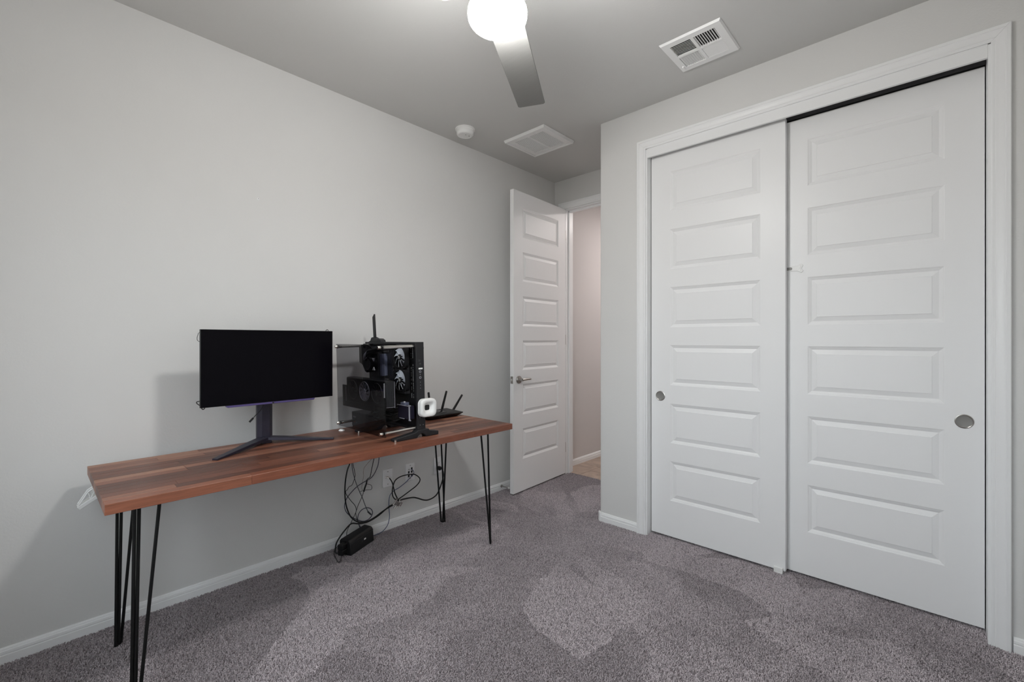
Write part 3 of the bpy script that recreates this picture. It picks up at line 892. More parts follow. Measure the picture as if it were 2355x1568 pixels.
# white cable holder sticking out below the left end of the desk
wh = thing('cable_holder', 'white plastic cable holder poking out under the left end of the desk', 'cable holder', (-2.50, 0.19, 0.695))
mt = Matrix.Translation((0, 0.128, 0.578)) @ Matrix.Rotation(R(32), 4, 'X')
MB().box(-2.530, -2.486, 0.0, 0.115, -0.009, 0.006, mt).build('arm', M['plastic_white'], wh, bevel=0.002)
m = MB()
for x in (-2.524, -2.494):
    m.tube([(x, 0.130, 0.588), (x, 0.150, 0.622), (x, 0.158, 0.636), (x, 0.176, 0.648), (x, 0.200, 0.660)], 0.0035, 6)
    m.tube([(x, 0.158, 0.634), (x, 0.166, 0.606)], 0.003, 6).tube([(x, 0.166, 0.606), (x, 0.182, 0.648)], 0.003, 6)
m.build('brace', M['plastic_white'], wh)
MB().box(-2.530, -2.488, 0.195, 0.235, 0.640, DZT - DT - 0.0005).build('mounting_block', M['plastic_white'], wh, bevel=0.002)

# ------------------------------------------------------------------ monitor
MX, MY0, MY1, MZ0, MZ1 = -2.363, 0.511, 1.111, 0.947, 1.297
mo = thing('monitor', 'black widescreen monitor on a slate V foot stand at the desk middle', 'monitor', (-2.45, 0.811, DZT))
MB().box(MX - 0.018, MX - 0.0012, MY0, MY1, MZ0, MZ1).build('housing', M['black_plastic'], mo, bevel=0.0015)
MB().box(MX - 0.0015, MX, MY0 + 0.002, MY1 - 0.002, MZ0 + 0.002, MZ1 - 0.002).build('screen', M['screen'], mo, smooth=False)
mt = Matrix.Identity(4)
MB().prism([(0.611, 0.9475), (1.018, 0.9475), (1.012, 0.937), (0.617, 0.937)], 'X', MX - 0.035, MX - 0.003).build('chin_strip', M['purple'], mo, bevel=0.0015)
MB().lathe([(0, 0.0), (0.004, 0.0), (0.004, 0.002), (0, 0.002)], (MX - 0.003, 0.812, 0.9415), 'X', 10).build('sensor', M['black_plastic'], mo)
MB().box(MX - 0.060, MX - 0.016, 0.68, 0.94, 1.00, 1.24).build('rear_hump', M['black_plastic'], mo, bevel=0.012, seg=3)
# pillar with faceted front, on a V foot
PXC = -2.475
pil = [(PXC - 0.022, 0.775), (PXC + 0.006, 0.772), (PXC + 0.024, 0.790), (PXC + 0.024, 0.826), (PXC + 0.006, 0.844), (PXC - 0.022, 0.841)]
MB().prism(pil, 'Z', DZT + 0.012, 1.10).build('pillar', M['stand'], mo, bevel=0.001)
MB().box(PXC, MX - 0.055, 0.782, 0.834, 1.07, 1.16).build('mount_arm', M['stand'], mo, bevel=0.004)
def foot_arm(tip):
    """tapering blade from the pillar foot to its tip on the desk"""
    a = Vector((PXC + 0.018, 0.808, 0))
    t_ = Vector((tip[0], tip[1], 0))
    d = (t_ - a).normalized(); s = Vector((-d.y, d.x, 0))
    vs = []
    for f, w_, zt_, zb_ in ((0.0, 0.027, 0.034, 0.018), (0.35, 0.022, 0.026, 0.012), (0.8, 0.016, 0.012, 0.003), (1.0, 0.013, 0.007, 0.0)):
        p = a.lerp(t_, f)
        vs += [p + s * w_ + Vector((0, 0, DZT + zt_)), p - s * w_ + Vector((0, 0, DZT + zt_)), p - s * w_ + Vector((0, 0, DZT + zb_)), p + s * w_ + Vector((0, 0, DZT + zb_))]
    fs = [(4 * i + k, 4 * i + (k + 1) % 4, 4 * i + 4 + (k + 1) % 4, 4 * i + 4 + k) for i in range(3) for k in range(4)] + [(0, 1, 2, 3), (15, 14, 13, 12)]
    return MB().add(vs, fs)
foot_arm((-2.262, 0.541)).build('foot_arm', M['stand'], mo, bevel=0.001, angle=20)
foot_arm((-2.296, 1.085)).build('foot_arm', M['stand'], mo, bevel=0.001, angle=20)
MB().prism([(PXC - 0.03, 0.775), (PXC + 0.035, 0.785), (PXC + 0.035, 0.831), (PXC - 0.03, 0.841)], 'Z', DZT, DZT + 0.020).build('stand_base', M['stand'], mo, bevel=0.002)
# led strip loops behind the panel edges and its dangling plug
ls = thing('light_strip', 'thin black light strip looping out at the corners of the monitor back', 'light strip', (-2.384, 0.81, 1.12))
for pts, r_ in (([(-2.383, 0.530, 1.290), (-2.384, 0.510, 1.281), (-2.384, 0.506, 1.271), (-2.384, 0.503, 1.257), (-2.384, 0.506, 1.246), (-2.384, 0.520, 1.238)], 0.0011),
                ([(-2.384, 1.078, 1.280), (-2.384, 1.083, 1.298), (-2.384, 1.090, 1.3045), (-2.384, 1.095, 1.301), (-2.384, 1.099, 1.280)], 0.0015),
                ([(-2.384, 0.520, 0.952), (-2.384, 0.503, 0.967), (-2.384, 0.503, 0.975), (-2.384, 0.520, 0.978)], 0.002),
                ([(-2.384, 0.517, 0.955), (-2.384, 0.522, 0.941), (-2.384, 0.529, 0.940), (-2.384, 0.536, 0.955)], 0.002)):
    MB().tube(catmull(pts, 5), r_, 6).build('strip_loop', M['cable_black'], ls)
pc_ = thing('plug_lead', 'thin black lead with a barrel plug dangling in front of the monitor pillar', 'cable', (-2.41, 0.78, 0.96))
MB().tube(catmull([(-2.424, 0.790, 1.02), (-2.41, 0.788, 0.955), (-2.41, 0.783, 0.934), (-2.41, 0.775, 0.913), (-2.41, 0.763, 0.898), (-2.41, 0.748, 0.883), (-2.41, 0.736, 0.869)], 5), 0.0018, 8).build('lead', M['cable_black'], pc_)
MB().tube([(-2.41, 0.737, 0.871), (-2.41, 0.731, 0.864), (-2.41, 0.729, 0.862), (-2.41, 0.720, 0.853)], 0.0046, 10).build('plug', M['black_plastic'], pc_)

# ------------------------------------------------------------------ desktop computer in an open frame case
CX0, CX1 = -2.530, -2.000                # along the glass
pc = thing('desktop_computer', 'open frame black desktop computer behind smoked glass on the desk', 'computer', (-2.25, 1.36, DZT))
TILT = Matrix.Translation((0, 1.43, 0.77)) @ Matrix.Rotation(R(1.6), 4, 'X') @ Matrix.Translation((0, -1.43, -0.77))
def pcb(m, name, mat, parent=None, **k):
    return m.xf(TILT).build(name, mat, parent or pc, **k)
# chassis plate standing at the back, with its deep right hand edge
m = MB()
m.box(CX1 - 0.012, CX1, 1.405, 1.455, 0.768, 1.238)
m.box(CX0, CX1 - 0.0121, 1.405, 1.455, 1.226, 1.2379)
m.box(CX0, CX1 - 0.0121, 1.405, 1.455, 0.7681, 0.778)
chs = pcb(m, 'chassis', M['case_black'], bevel=0.0015)
pcb(MB().box(CX0 + 0.001, CX1 - 0.0121, 1.430, 1.4545, 0.7781, 1.2259), 'back_plate', M['black_plastic'], smooth=False)
# inner strip: white specks painted as light coming through two columns of perforations
m = MB()
for ci, x in enumerate((-2.084, -2.067)):
    for k in range(52):
        z = 1.205 - k * 0.0053
        if 12 <= k <= 16 or (ci == 0 and k % 7 == 3) or random.random() < 0.2: continue
        m.box(x - 0.0014, x + 0.0014, 1.4290, 1.4300, z - 0.0013, z + 0.0013)
pf = pcb(m, 'perforation', M['logo'], smooth=False); pf['kind'] = 'stuff'
# ports on the side edge
ports = MB().prism([(y, z) for y, z in rrect(1.418, 1.444, 1.0925, 1.1005, 0.0035)], 'X', CX1 - 0.001, CX1 + 0.0015)
pb = pcb(ports, 'power_button', M['plastic_white'])
for z in (1.080, 1.049):
    m = MB().lathe([(0.0045, 0.0), (0.0045, 0.0012), (0.0066, 0.0012), (0.0066, 0.0)], (CX1, 1.428, z), 'X', 18)
    pcb(m, 'audio_port', M['logo_grey'])
for z, r_ in ((1.0645, 0.0022), (1.024, 0.0016), (1.008, 0.0016), (0.992, 0.0016)):
    pcb(MB().lathe([(0.0, 0.001), (r_, 0.001), (r_, 0.0)], (CX1, 1.428, z), 'X', 10), 'screw', M['logo_grey'])
for z in (0.795, 0.835):
    for y in (1.420, 1.440):
        pcb(MB().lathe([(0.0, 0.001), (0.002, 0.001), (0.002, 0.0)], (CX1, y, z), 'X', 10), 'screw', M['logo_grey'])
m = MB()
for k in range(3):
    m.box(CX1, CX1 + 0.0006, 1.420 + 0.004 * k, 1.423 + 0.004 * k, 1.134, 1.146 - 0.002 * (k % 2))
m.box(CX1, CX1 + 0.0006, 1.424, 1.434, 1.118, 1.127)
pcb(m, 'badge', M['dark_grey'], smooth=False)
for y, z, r_ in ((1.461, 1.205, 0.012), (1.460, 1.182, 0.006), (1.460, 0.998, 0.006)):
    pcb(MB().lathe([(0, 0), (r_, 0), (r_ * 0.8, 0.008), (0, 0.009)], (CX1 - 0.02, 1.455, z), 'Y', 14), 'thumbscrew', M['black_metal'])
# smoked glass and its four chrome stand-off rods
pcb(MB().prism(rrect(-2.505, -2.000, 0.764, 1.232, 0.004), 'Y', 1.211, 1.216), 'glass_panel', M['tint_glass'], smooth=False)
for x, z in ((-2.484, 1.217), (-2.021, 1.217), (-2.484, 0.782), (-2.021, 0.782)):
    rod = pcb(MB().lathe([(0, 1.2165), (0.0085, 1.2165), (0.0085, 1.430), (0, 1.430)], (x, 0, z), 'Y', 20), 'standoff_rod', M['chrome'])
    pcb(MB().lathe([(0, 1.191), (0.007, 1.191), (0.0085, 1.193), (0.0085, 1.209), (0, 1.209)], (x, 0, z), 'Y', 20), 'rod_cap', M['chrome'], rod)
    pcb(MB().lathe([(0.004, 1.208), (0.0105, 1.208), (0.0105, 1.2108), (0.004, 1.2108)], (x, 0, z), 'Y', 20), 'rubber_ring', M['black_plastic'], rod)
# feet
for x, y0 in ((-2.010, 1.258), (-2.362, 1.246)):
    prof = [(y0, DZT), (1.395, DZT), (1.402, DZT + 0.010), (1.412, DZT + 0.018), (1.424, DZT + 0.020), (1.436, DZT + 0.018), (1.446, DZT + 0.010), (1.453, DZT),
            (1.535, DZT), (1.535, DZT + 0.020), (1.475, DZT + 0.030), (1.470, DZT + 0.041), (1.400, DZT + 0.041), (1.385, DZT + 0.030), (y0 + 0.01, DZT + 0.016), (y0, DZT + 0.013)]
    ft = MB().prism(prof, 'X', x - 0.020, x + 0.020).build('case_foot', M['case_black'], pc, bevel=0.003)
    MB().lathe([(0, 0.001), (0.006, 0.001), (0.006, 0.010), (0, 0.011)], (x + 0.017, y0 + 0.006, DZT), 'Z', 14).build('foot_stud', M['chrome'], ft)
# mainboard with its rear port block
mbd = pcb(MB().box(-2.470, -2.205, 1.395, 1.399, 0.925, 1.222), 'mainboard', M['pcb'], smooth=False)
m = MB()
m.prism([(-2.505, 1.222), (-2.420, 1.222), (-2.420, 1.060), (-2.440, 1.066), (-2.468, 1.105), (-2.505, 1.118)], 'Y', 1.350, 1.396)
pcb(m, 'port_block', M['case_black'], mbd, bevel=0.003)
for x in (-2.400, -2.360, -2.325):
    pcb(MB().box(x - 0.012, x + 0.012, 1.372, 1.396, 1.170, 1.212), 'heat_sink', M['dark_grey'], mbd, bevel=0.002)
pcb(MB().box(-2.300, -2.245, 1.385, 1.396, 1.180, 1.214), 'heat_sink', M['dark_grey'], mbd, bevel=0.002)
pcb(MB().box(-2.42, -2.25, 1.380, 1.396, 0.935, 1.03), 'heat_sink', M['dark_grey'], mbd, bevel=0.002)
# liquid cooler pump, its two triangular highlights made as white pieces
pump = pcb(MB().lathe([(0, 1.318), (0.030, 1.318), (0.036, 1.323), (0.036, 1.396), (0, 1.396)], (-2.352, 0, 1.115), 'Y', 28), 'pump', M['black_plastic'])
pcb(MB().lathe([(0.028, 1.3175), (0.031, 1.3165), (0.033, 1.3185)], (-2.352, 0, 1.115), 'Y', 28), 'pump_ring', M['dark_grey'], pump)
for s in (1, -1):
    pcb(MB().prism([(-2.322, 1.115 + s * 0.034), (-2.298, 1.115 + s * 0.034), (-2.308, 1.115 + s * 0.016)], 'Y', 1.330, 1.336), 'pump_fin', M['logo'], pump)
# memory sticks seen side on
for x0_, x1_, mt_ in ((-2.318, -2.302, 'dark_grey'), (-2.292, -2.268, 'ram')):
    pcb(MB().box(x0_, x1_, 1.362, 1.396, 1.048, 1.172), 'memory_stick', M[mt_], bevel=0.001)
# radiator and two white bladed fans
pcb(MB().box(-2.185, -2.100, 1.400, 1.430, 0.955, 1.225), 'radiator', M['dark_grey'], bevel=0.002)
for zc in (1.157, 1.033):
    xc = -2.117
    m = MB()
    h_ = 0.0605
    ring = []
    for k in range(32):
        a = 2 * PI * k / 32
        c, s = math.cos(a), math.sin(a)
        q = h_ / max(abs(c), abs(s)) if max(abs(c), abs(s)) > 0 else h_
        q = min(q, h_ * 1.28)
        ring.append(((xc + c * 0.057, zc + s * 0.057), (xc + c * q, zc + s * q)))
    for k in range(32):
        (i0, o0), (i1, o1) = ring[k], ring[(k + 1) % 32]
        for ya, yb in ((1.373, 1.398),):
            vs = [(i0[0], ya, i0[1]), (i1[0], ya, i1[1]), (o1[0], ya, o1[1]), (o0[0], ya, o0[1]), (i0[0], yb, i0[1]), (i1[0], yb, i1[1]), (o1[0], yb, o1[1]), (o0[0], yb, o0[1])]
            m.add(vs, [(0, 1, 2, 3), (7, 6, 5, 4), (0, 4, 5, 1), (3, 2, 6, 7)])
    fan = pcb(m, 'radiator_fan', M['black_plastic'], angle=50)
    pcb(MB().lathe([(0, 1.375), (0.014, 1.375), (0.016, 1.377), (0.016, 1.396), (0, 1.396)], (xc, 0, zc), 'Y', 20), 'hub', M['black_plastic'], fan)
    for b in range(9):
        vs = []
        for j in range(5):
            f = j / 4
            rr_ = 0.015 + f * 0.0395
            a0_ = b * 2 * PI / 9 + f * 0.55
            for (da, y) in ((0.0, 1.3925), (0.60 - 0.10 * f, 1.3785)):
                a = a0_ + da
                vs.append((xc + rr_ * math.cos(a), y, zc + rr_ * math.sin(a)))
        fs = [(2 * j, 2 * j + 1, 2 * j + 3, 2 * j + 2) for j in range(4)]
        n0 = len(vs)
        vs2 = [(x, y + 0.0015, z) for x, y, z in vs]
        fs2 = [tuple(i + n0 for i in f) for f in fs] + [(0, 1, n0 + 1, n0), (8, 9, n0 + 9, n0 + 8)] + [(2 * j, 2 * j + 2, n0 + 2 * j + 2, n0 + 2 * j) for j in range(4)] + [(2 * j + 1, 2 * j + 3, n0 + 2 * j + 3, n0 + 2 * j + 1) for j in range(4)]
        pcb(MB().add(vs + vs2, fs + fs2), 'fan_blade', M['fan_blade'], fan, angle=60)
    # hub emblem: two slanted white strokes meeting in a T
    e = MB()
    e.prism([(xc - 0.009, zc + 0.008), (xc + 0.003, zc + 0.008), (xc + 0.002, zc + 0.004), (xc - 0.002, zc + 0.004), (xc - 0.003, zc - 0.009), (xc - 0.006, zc - 0.005), (xc - 0.005, zc + 0.004), (xc - 0.008, zc + 0.004)], 'Y', 1.3742, 1.3750)
    e.prism([(xc + 0.004, zc + 0.003), (xc + 0.008, zc + 0.005), (xc + 0.007, zc - 0.002), (xc + 0.001, zc - 0.010), (xc + 0.001, zc - 0.004)], 'Y', 1.3742, 1.3750)
    pcb(e, 'emblem', M['logo'], fan)
    for (a, b) in ((-1, -1), (1, -1), (1, 1), (-1, 1)):
        pcb(MB().lathe([(0, 1.371), (0.003, 1.371), (0.003, 1.374)], (xc + a * 0.0525, 0, zc + b * 0.0525), 'Y', 10), 'fan_screw', M['chrome'], fan)
# cooler hoses from pump to radiator
for dx, dz in ((0, 0), (0.012, 0.018)):
    pts = [(-2.372 + dx, 1.330, 1.128 + dz), (-2.362 + dx, 1.312, 1.150 + dz), (-2.325 + dx, 1.305, 1.172 + dz), (-2.255 + dx, 1.320, 1.190 + dz * 0.6), (-2.185, 1.360, 1.205 + dz * 0.5), (-2.15, 1.402, 1.212)]
    pcb(MB().tube(catmull(pts, 6), 0.0085, 12), 'hose', M['black_plastic'])
sp = MB()
for k in range(4):
    p0 = Vector((-2.352 + 0.008 * k, 1.303, 1.158 + 0.004 * k))
    ringp = [p0 + Vector((0.006 * math.cos(a) - 0.004 * math.sin(a), -0.002 + 0.019 * math.sin(a) * 0.5, 0.020 * math.cos(a))) for a in [2 * PI * i / 14 for i in range(15)]]
    sp.tube(ringp, 0.0009, 5)
pcb(sp, 'hose_sleeve', M['logo_grey'])
# graphics card held upright facing the glass
GZ0, GZ1, GX0, GX1, GY0, GY1 = 0.898, 1.040, -2.492, -2.072, 1.256, 1.312
gpu = pcb(MB().box(GX0, GX1, GY0 + 0.004, GY1, GZ0, GZ1), 'graphics_card', M['black_plastic'], bevel=0.006, seg=3)
m = MB()
for k in range(9):
    y = GY0 + 0.010 + k * (GY1 - GY0 - 0.016) / 8
    m.box(GX1 - 0.001, GX1 + 0.0035, y - 0.0010, y + 0.0010, GZ0 + 0.006, GZ1 - 0.006)
pcb(m, 'heatsink_fins', M['dark_grey'], gpu, smooth=False)
m = MB().tube(catmull([(GX1 + 0.004, GY0 + 0.006, GZ0 + 0.004), (GX1 + 0.004, GY1 - 0.004, GZ0 + 0.002), (GX1 + 0.004, GY1, GZ0 + 0.008), (GX1 + 0.004, GY1, GZ1 - 0.006)], 3), 0.0013, 6)
pcb(m, 'edge_trim', M['logo_grey'], gpu)
pcb(MB().box(GX1 - 0.010, GX1 - 0.005, GY0 - 0.001, GY0 + 0.005, GZ0 + 0.055, GZ1 - 0.012), 'light_bar', M['logo'], gpu, bevel=0.001)
for k in range(3):
    xc, zc = GX0 + 0.075 + k * 0.130, (GZ0 + GZ1) / 2 + 0.002
    sh = pcb(MB().lathe([(0.050, GY0 + 0.005), (0.053, GY0 + 0.001), (0.055, GY0 + 0.005)], (xc, 0, zc), 'Y', 36), 'card_fan', M['logo_grey'] if k == 1 else M['dark_grey'], gpu)
    hb = MB().lathe([(0, GY0), (0.013, GY0), (0.016, GY0 + 0.004), (0.016, GY0 + 0.006)], (xc, 0, zc), 'Y', 20)
    for b in range(11):
        a = b * 2 * PI / 11
        vs = []
        for f in (0, 0.5, 1):
            r_ = 0.015 + f * 0.034
            for da, y in ((0, GY0 + 0.0015), (0.40, GY0 + 0.0040)):
                w_ = a + da + 0.35 * f
                vs.append((xc + r_ * math.cos(w_), y, zc + r_ * math.sin(w_)))
        hb.add(vs, [(0, 1, 3, 2), (2, 3, 5, 4)])
    hb.xf(TILT)
    OFFv = OFF.get(sh.name)
    # rotor of the fan joined to its ring's mesh as one moving piece
    hb.v = [tuple(Vector(v) - OFFv) for v in hb.v]
    me2 = hb.mesh('card_fan_rotor', M['dark_grey'])
    bmj = bmesh.new(); bmj.from_mesh(sh.data); bmj.from_mesh(me2); bmj.to_mesh(sh.data); bmj.free()
    bpy.data.meshes.remove(me2)
brk = pcb(MB().prism([(GX0 - 0.050, 0.868), (GX0 + 0.30, 0.868), (GX0 + 0.30, 0.900), (GX0 + 0.002, 0.900), (GX0 + 0.002, 0.992), (GX0 - 0.050, 0.992)], 'Y', GY0 + 0.004, GY0 + 0.009), 'card_bracket', M['case_black'], bevel=0.001)
m = MB()
for k in range(11):
    m.box(GX0 - 0.010, GX0 - 0.005, GY0 + 0.0032, GY0 + 0.0045, 0.900 + k * 0.0078, 0.9045 + k * 0.0078)
vh = pcb(m, 'vent_holes', M['logo'], brk, smooth=False)
# power supply at the bottom, with its printing
SX0, SX1, SY0, SY1, SZ0, SZ1 = -2.535, -2.372, 1.310, 1.400, 0.742, 0.826
psu = pcb(MB().box(SX0, SX1, SY0, SY1, SZ0, SZ1), 'power_supply', M['psu'], bevel=0.0015)
def lettering(text, size, loc, mat, parent, rot=(90, 0, 0), extr=0.0003, align='LEFT'):
    cu = bpy.data.curves.new('lettering', 'FONT')
    cu.body = text; cu.size = size; cu.extrude = extr; cu.align_x = align
    ob = bpy.data.objects.new('lettering', cu)
    COL.objects.link(ob)
    dg = bpy.context.evaluated_depsgraph_get()
    me = bpy.data.meshes.new_from_object(ob.evaluated_get(dg))
    bpy.data.objects.remove(ob); bpy.data.curves.remove(cu)
    mt = Matrix.Translation(loc) @ Matrix.Rotation(R(rot[2]), 4, 'Z') @ Matrix.Rotation(R(rot[1]), 4, 'Y') @ Matrix.Rotation(R(rot[0]), 4, 'X')
    off = OFF.get(parent.name, Vector((0, 0, 0)))
    me.transform(Matrix.Translation(-off) @ TILT @ mt)
    me.name = 'lettering'
    me.materials.clear(); me.materials.append(mat)
    o = bpy.data.objects.new('lettering', me)
    COL.objects.link(o); o.parent = parent
    return o
lettering('EVGA', 0.0125, (SX0 + 0.016, SY0 - 0.0004, SZ0 + 0.052), M['logo'], psu)
lettering('1000', 0.011, (SX0 + 0.018, SY0 - 0.0004, SZ0 + 0.024), M['logo_red'], psu)
lettering('GQ', 0.009, (SX0 + 0.048, SY0 - 0.0004, SZ0 + 0.022), M['logo_grey'], psu)
pcb(MB().box(SX1 - 0.022, SX1 - 0.018, SY0 - 0.0006, SY0, SZ0 + 0.018, SZ0 + 0.058), 'label_strip', M['cable_tan'], psu, smooth=False)
# drive cage with a pale drive edge
dr_ = pcb(MB().box(-2.135, -2.028, 1.372, 1.405, 0.828, 0.898), 'drive', M['drive'], bevel=0.0015)
pcb(MB().box(-2.108, -2.068, 1.372, 1.400, 0.899, 0.914), 'drive_plug', M['ram'], dr_, bevel=0.001)
pcb(MB().box(-2.080, -2.074, 1.374, 1.380, 0.914, 0.920), 'drive_screw', M['logo'], dr_)
m = MB().box(-2.028, -2.022, 1.368, 1.374, 0.824, 0.904).box(-2.140, -2.024, 1.369, 1.372, 0.8975, 0.9005)
m.box(-2.030, -2.012, 1.368, 1.372, 0.900, 0.906).box(-2.030, -2.012, 1.368, 1.372, 0.822, 0.828).box(-2.118, -2.072, 1.369, 1.372, 0.826, 0.830)
pcb(m, 'drive_bracket', M['logo_grey'], dr_, bevel=0.0008)
# dark loom of cables between supply and drive
rc = random.Random(3)
lm = MB()
for k in range(16):
    z = 0.795 + 0.0055 * k
    pts = [(SX1 - 0.01, 1.345 + rc.uniform(-0.02, 0.02), min(z, 0.82)), (-2.30 + rc.uniform(-0.02, 0.02), 1.335 + rc.uniform(-0.02, 0.02), z - rc.uniform(0.0, 0.02)), (-2.22, 1.345 + rc.uniform(-0.02, 0.02), z + rc.uniform(0, 0.015)), (-2.155, 1.36 + rc.uniform(-0.01, 0.01), z + 0.01), (-2.135, 1.39, z + 0.02)]
    lm.tube(catmull(pts, 5), 0.0026, 6)
ll = pcb(lm, 'cable_loom', M['cable_black']); ll['kind'] = 'stuff'
pcb(MB().tube(catmull([(-2.425, 1.34, 1.208), (-2.40, 1.325, 1.224), (-2.36, 1.32, 1.224), (-2.325, 1.335, 1.205), (-2.31, 1.36, 1.17)], 6), 0.006, 10), 'power_lead', M['cable_black'])
# aerial on top
an = thing('wifi_aerial', 'black blade aerial standing on top of the computer case', 'aerial', (-2.41, 1.42, 1.240))
T2 = TILT
MB().prism([(-2.492, 1.2382), (-2.347, 1.2382), (-2.352, 1.2482), (-2.372, 1.2575), (-2.415, 1.2585), (-2.440, 1.266), (-2.455, 1.264), (-2.468, 1.246)], 'Y', 1.404, 1.438).xf(T2).build('aerial_base', M['case_black'], an, bevel=0.002)
MB().prism([(-2.4525, 1.262), (-2.4265, 1.262), (-2.4350, 1.404), (-2.4400, 1.404), (-2.4590, 1.386)], 'Y', 1.417, 1.4235).xf(T2).build('blade', M['case_black'], an, bevel=0.001)

# white rounded square holder clinging to the case edge
pk = thing('headset_holder', 'white rounded square holder with a hole clinging to the computer case', 'headset holder', (-1.97, 1.449, 0.888))
def puck(x0, x1, name):
    o = rrect(1.399, 1.501, 0.8395, 0.9355, 0.026, 6)
    vs, fs = [], []
    cy_, cz_ = 1.450, 0.8875
    n = len(o)
    def ringv(scale, x):
        return [(x, cy_ + (y - cy_) * scale, cz_ + (z - cz_) * scale) for y, z in o]
    if name == 'front_ring':
        seq = [(0.30, x0), (0.98, x0), (1.0, x0 + 0.003), (1.0, x1 - 0.007), (0.96, x1 - 0.002), (0.88, x1), (0.62, x1 - 0.001), (0.52, x1 - 0.006), (0.36, x0 + 0.004), (0.30, x0 + 0.002)]
    else:
        seq = [(0.30, x0), (0.94, x0), (1.0, x0 + 0.004), (1.0, x1 - 0.002), (0.98, x1), (0.30, x1)]
    for s, x in seq: vs += ringv(s, x)
    for i in range(len(seq)):
        j = (i + 1) % len(seq)
        fs += [(i * n + k, i * n + (k + 1) % n, j * n + (k + 1) % n, j * n + k) for k in range(n)]
    return MB().add(vs, fs)
puck(CX1 + 0.004, CX1 + 0.016, 'back_ring').build('back_ring', M['plastic_white'], pk, angle=50)
puck(CX1 + 0.0185, CX1 + 0.040, 'front_ring').build('front_ring', M['plastic_white'], pk, angle=50)
MB().box(CX1 + 0.0025, CX1 + 0.0195, 1.425, 1.475, 0.863, 0.912).build('magnet_core', M['case_black'], pk, bevel=0.002)

# small white cap lying left of the computer
cap = thing('button_cap', 'tiny white dome with two dark dots lying left of the computer', 'cap', (-2.474, 1.216, DZT))
MB().lathe([(0.0, 0.010), (0.007, 0.0095), (0.013, 0.0065), (0.0165, 0.002), (0.017, 0.0)], (-2.474, 1.216, DZT), n=24).build('dome', M['plastic_white'], cap)
for dy in (-0.004, 0.006):
    MB().lathe([(0.0, 0.0108), (0.0016, 0.0105), (0.002, 0.006)], (-2.4655, 1.216 + dy, DZT - 0.0015), n=8).build('dot', M['dark_grey'], cap)

# ------------------------------------------------------------------ router
rt = thing('router', 'black wedge shaped wireless router with three aerials at the desk right end', 'router', (-2.44, 1.87, DZT))
RX0, RX1, RY0, RY1 = -2.530, -2.352, 1.735, 2.025
def loft(secs):
    vs, fs = [], []
    for sec in secs: vs += sec
    n = len(secs[0])
    for i in range(len(secs) - 1):
        fs += [(i * n + k, i * n + (k + 1) % n, (i + 1) * n + (k + 1) % n, (i + 1) * n + k) for k in range(n)]
    fs += [tuple(range(n)), tuple(range((len(secs) - 1) * n, len(secs) * n))]
    return MB().add(vs, fs)
base = [(RX0 + 0.012, RY0 + 0.04, DZT), (RX1 - 0.022, RY0 + 0.04, DZT), (RX1 - 0.022, RY1 - 0.040, DZT), (RX0 + 0.012, RY1 - 0.040, DZT)]
mid = [(RX0, RY0, DZT + 0.026), (RX1, RY0, DZT + 0.022), (RX1, RY1, DZT + 0.022), (RX0, RY1, DZT + 0.026)]
top = [(RX0, RY0 + 0.002, DZT + 0.034), (RX1, RY0 + 0.002, DZT + 0.027), (RX1, RY1 - 0.002, DZT + 0.027), (RX0, RY1 - 0.002, DZT + 0.034)]
loft([base, mid, top]).build('body', M['black_plastic'], rt, bevel=0.0012)
# raised glossy deck with bevelled rims
zt = lambda x: DZT + 0.034 + (0.027 - 0.034) * (x - RX0) / (RX1 - RX0)
mtop = M['black_plastic'].copy(); mtop.name = 'gloss_black'; mtop.node_tree.nodes['Principled BSDF'].inputs['Roughness'].default_value = 0.12
M['gloss_black'] = mtop
dp0 = [(-2.520, 1.790), (-2.405, 1.770), (-2.405, 1.930), (-2.520, 1.925)]
loft([[(x, y, zt(x) - 0.001) for x, y in dp0], [(x + (0.012 if x < -2.45 else -0.012), y + (0.012 if y < 1.85 else -0.012), zt(x) + 0.007) for x, y in dp0]]).build('deck', M['gloss_black'], rt)
m = MB()
for k in range(12):
    for j in range(3):
        m.box(-2.386 + j * 0.008, -2.383 + j * 0.008, 1.765 + k * 0.016, 1.776 + k * 0.016, zt(-2.38) - 0.001, zt(-2.38) + 0.0008)
m.build('cooling_slots', M['dark_grey'], rt, smooth=False)['kind'] = 'stuff'
for k in range(6):
    y = 1.815 + k * 0.0115
    MB().box(RX1 - 0.0102, RX1 - 0.0078, y, y + 0.003, DZT + 0.0125, DZT + 0.0155).build('status_light', M['logo_grey'], rt, smooth=False)
for (p, q) in (((-2.505, 1.862, 0.770), (-2.505, 1.846, 0.893)), ((-2.500, 1.958, 0.768), (-2.500, 1.998, 0.890)), ((-2.500, 2.052, 0.742), (-2.500, 2.142, 0.851))):
    p, q = Vector(p), Vector(q)
    d = (q - p).normalized(); s = Vector((0, -d.z, d.y))
    vs = []
    for c, w_, th in ((p, 0.0065, 0.0055), (p.lerp(q, 0.12), 0.0070, 0.0055), (p.lerp(q, 0.96), 0.0065, 0.004), (q, 0.0055, 0.003)):
        vs.append([c + s * w_ + Vector((th, 0, 0)), c - s * w_ + Vector((th, 0, 0)), c - s * w_ - Vector((th, 0, 0)), c + s * w_ - Vector((th, 0, 0))])
    a = loft(vs).build('aerial', M['black_plastic'], rt, bevel=0.001)
    MB().tube([p - d * 0.024 if p.y < 2.04 else Vector((-2.500, RY1 - 0.004, 0.7485)), p + d * 0.002], 0.0055, 10).build('aerial_joint', M['black_plastic'], a)

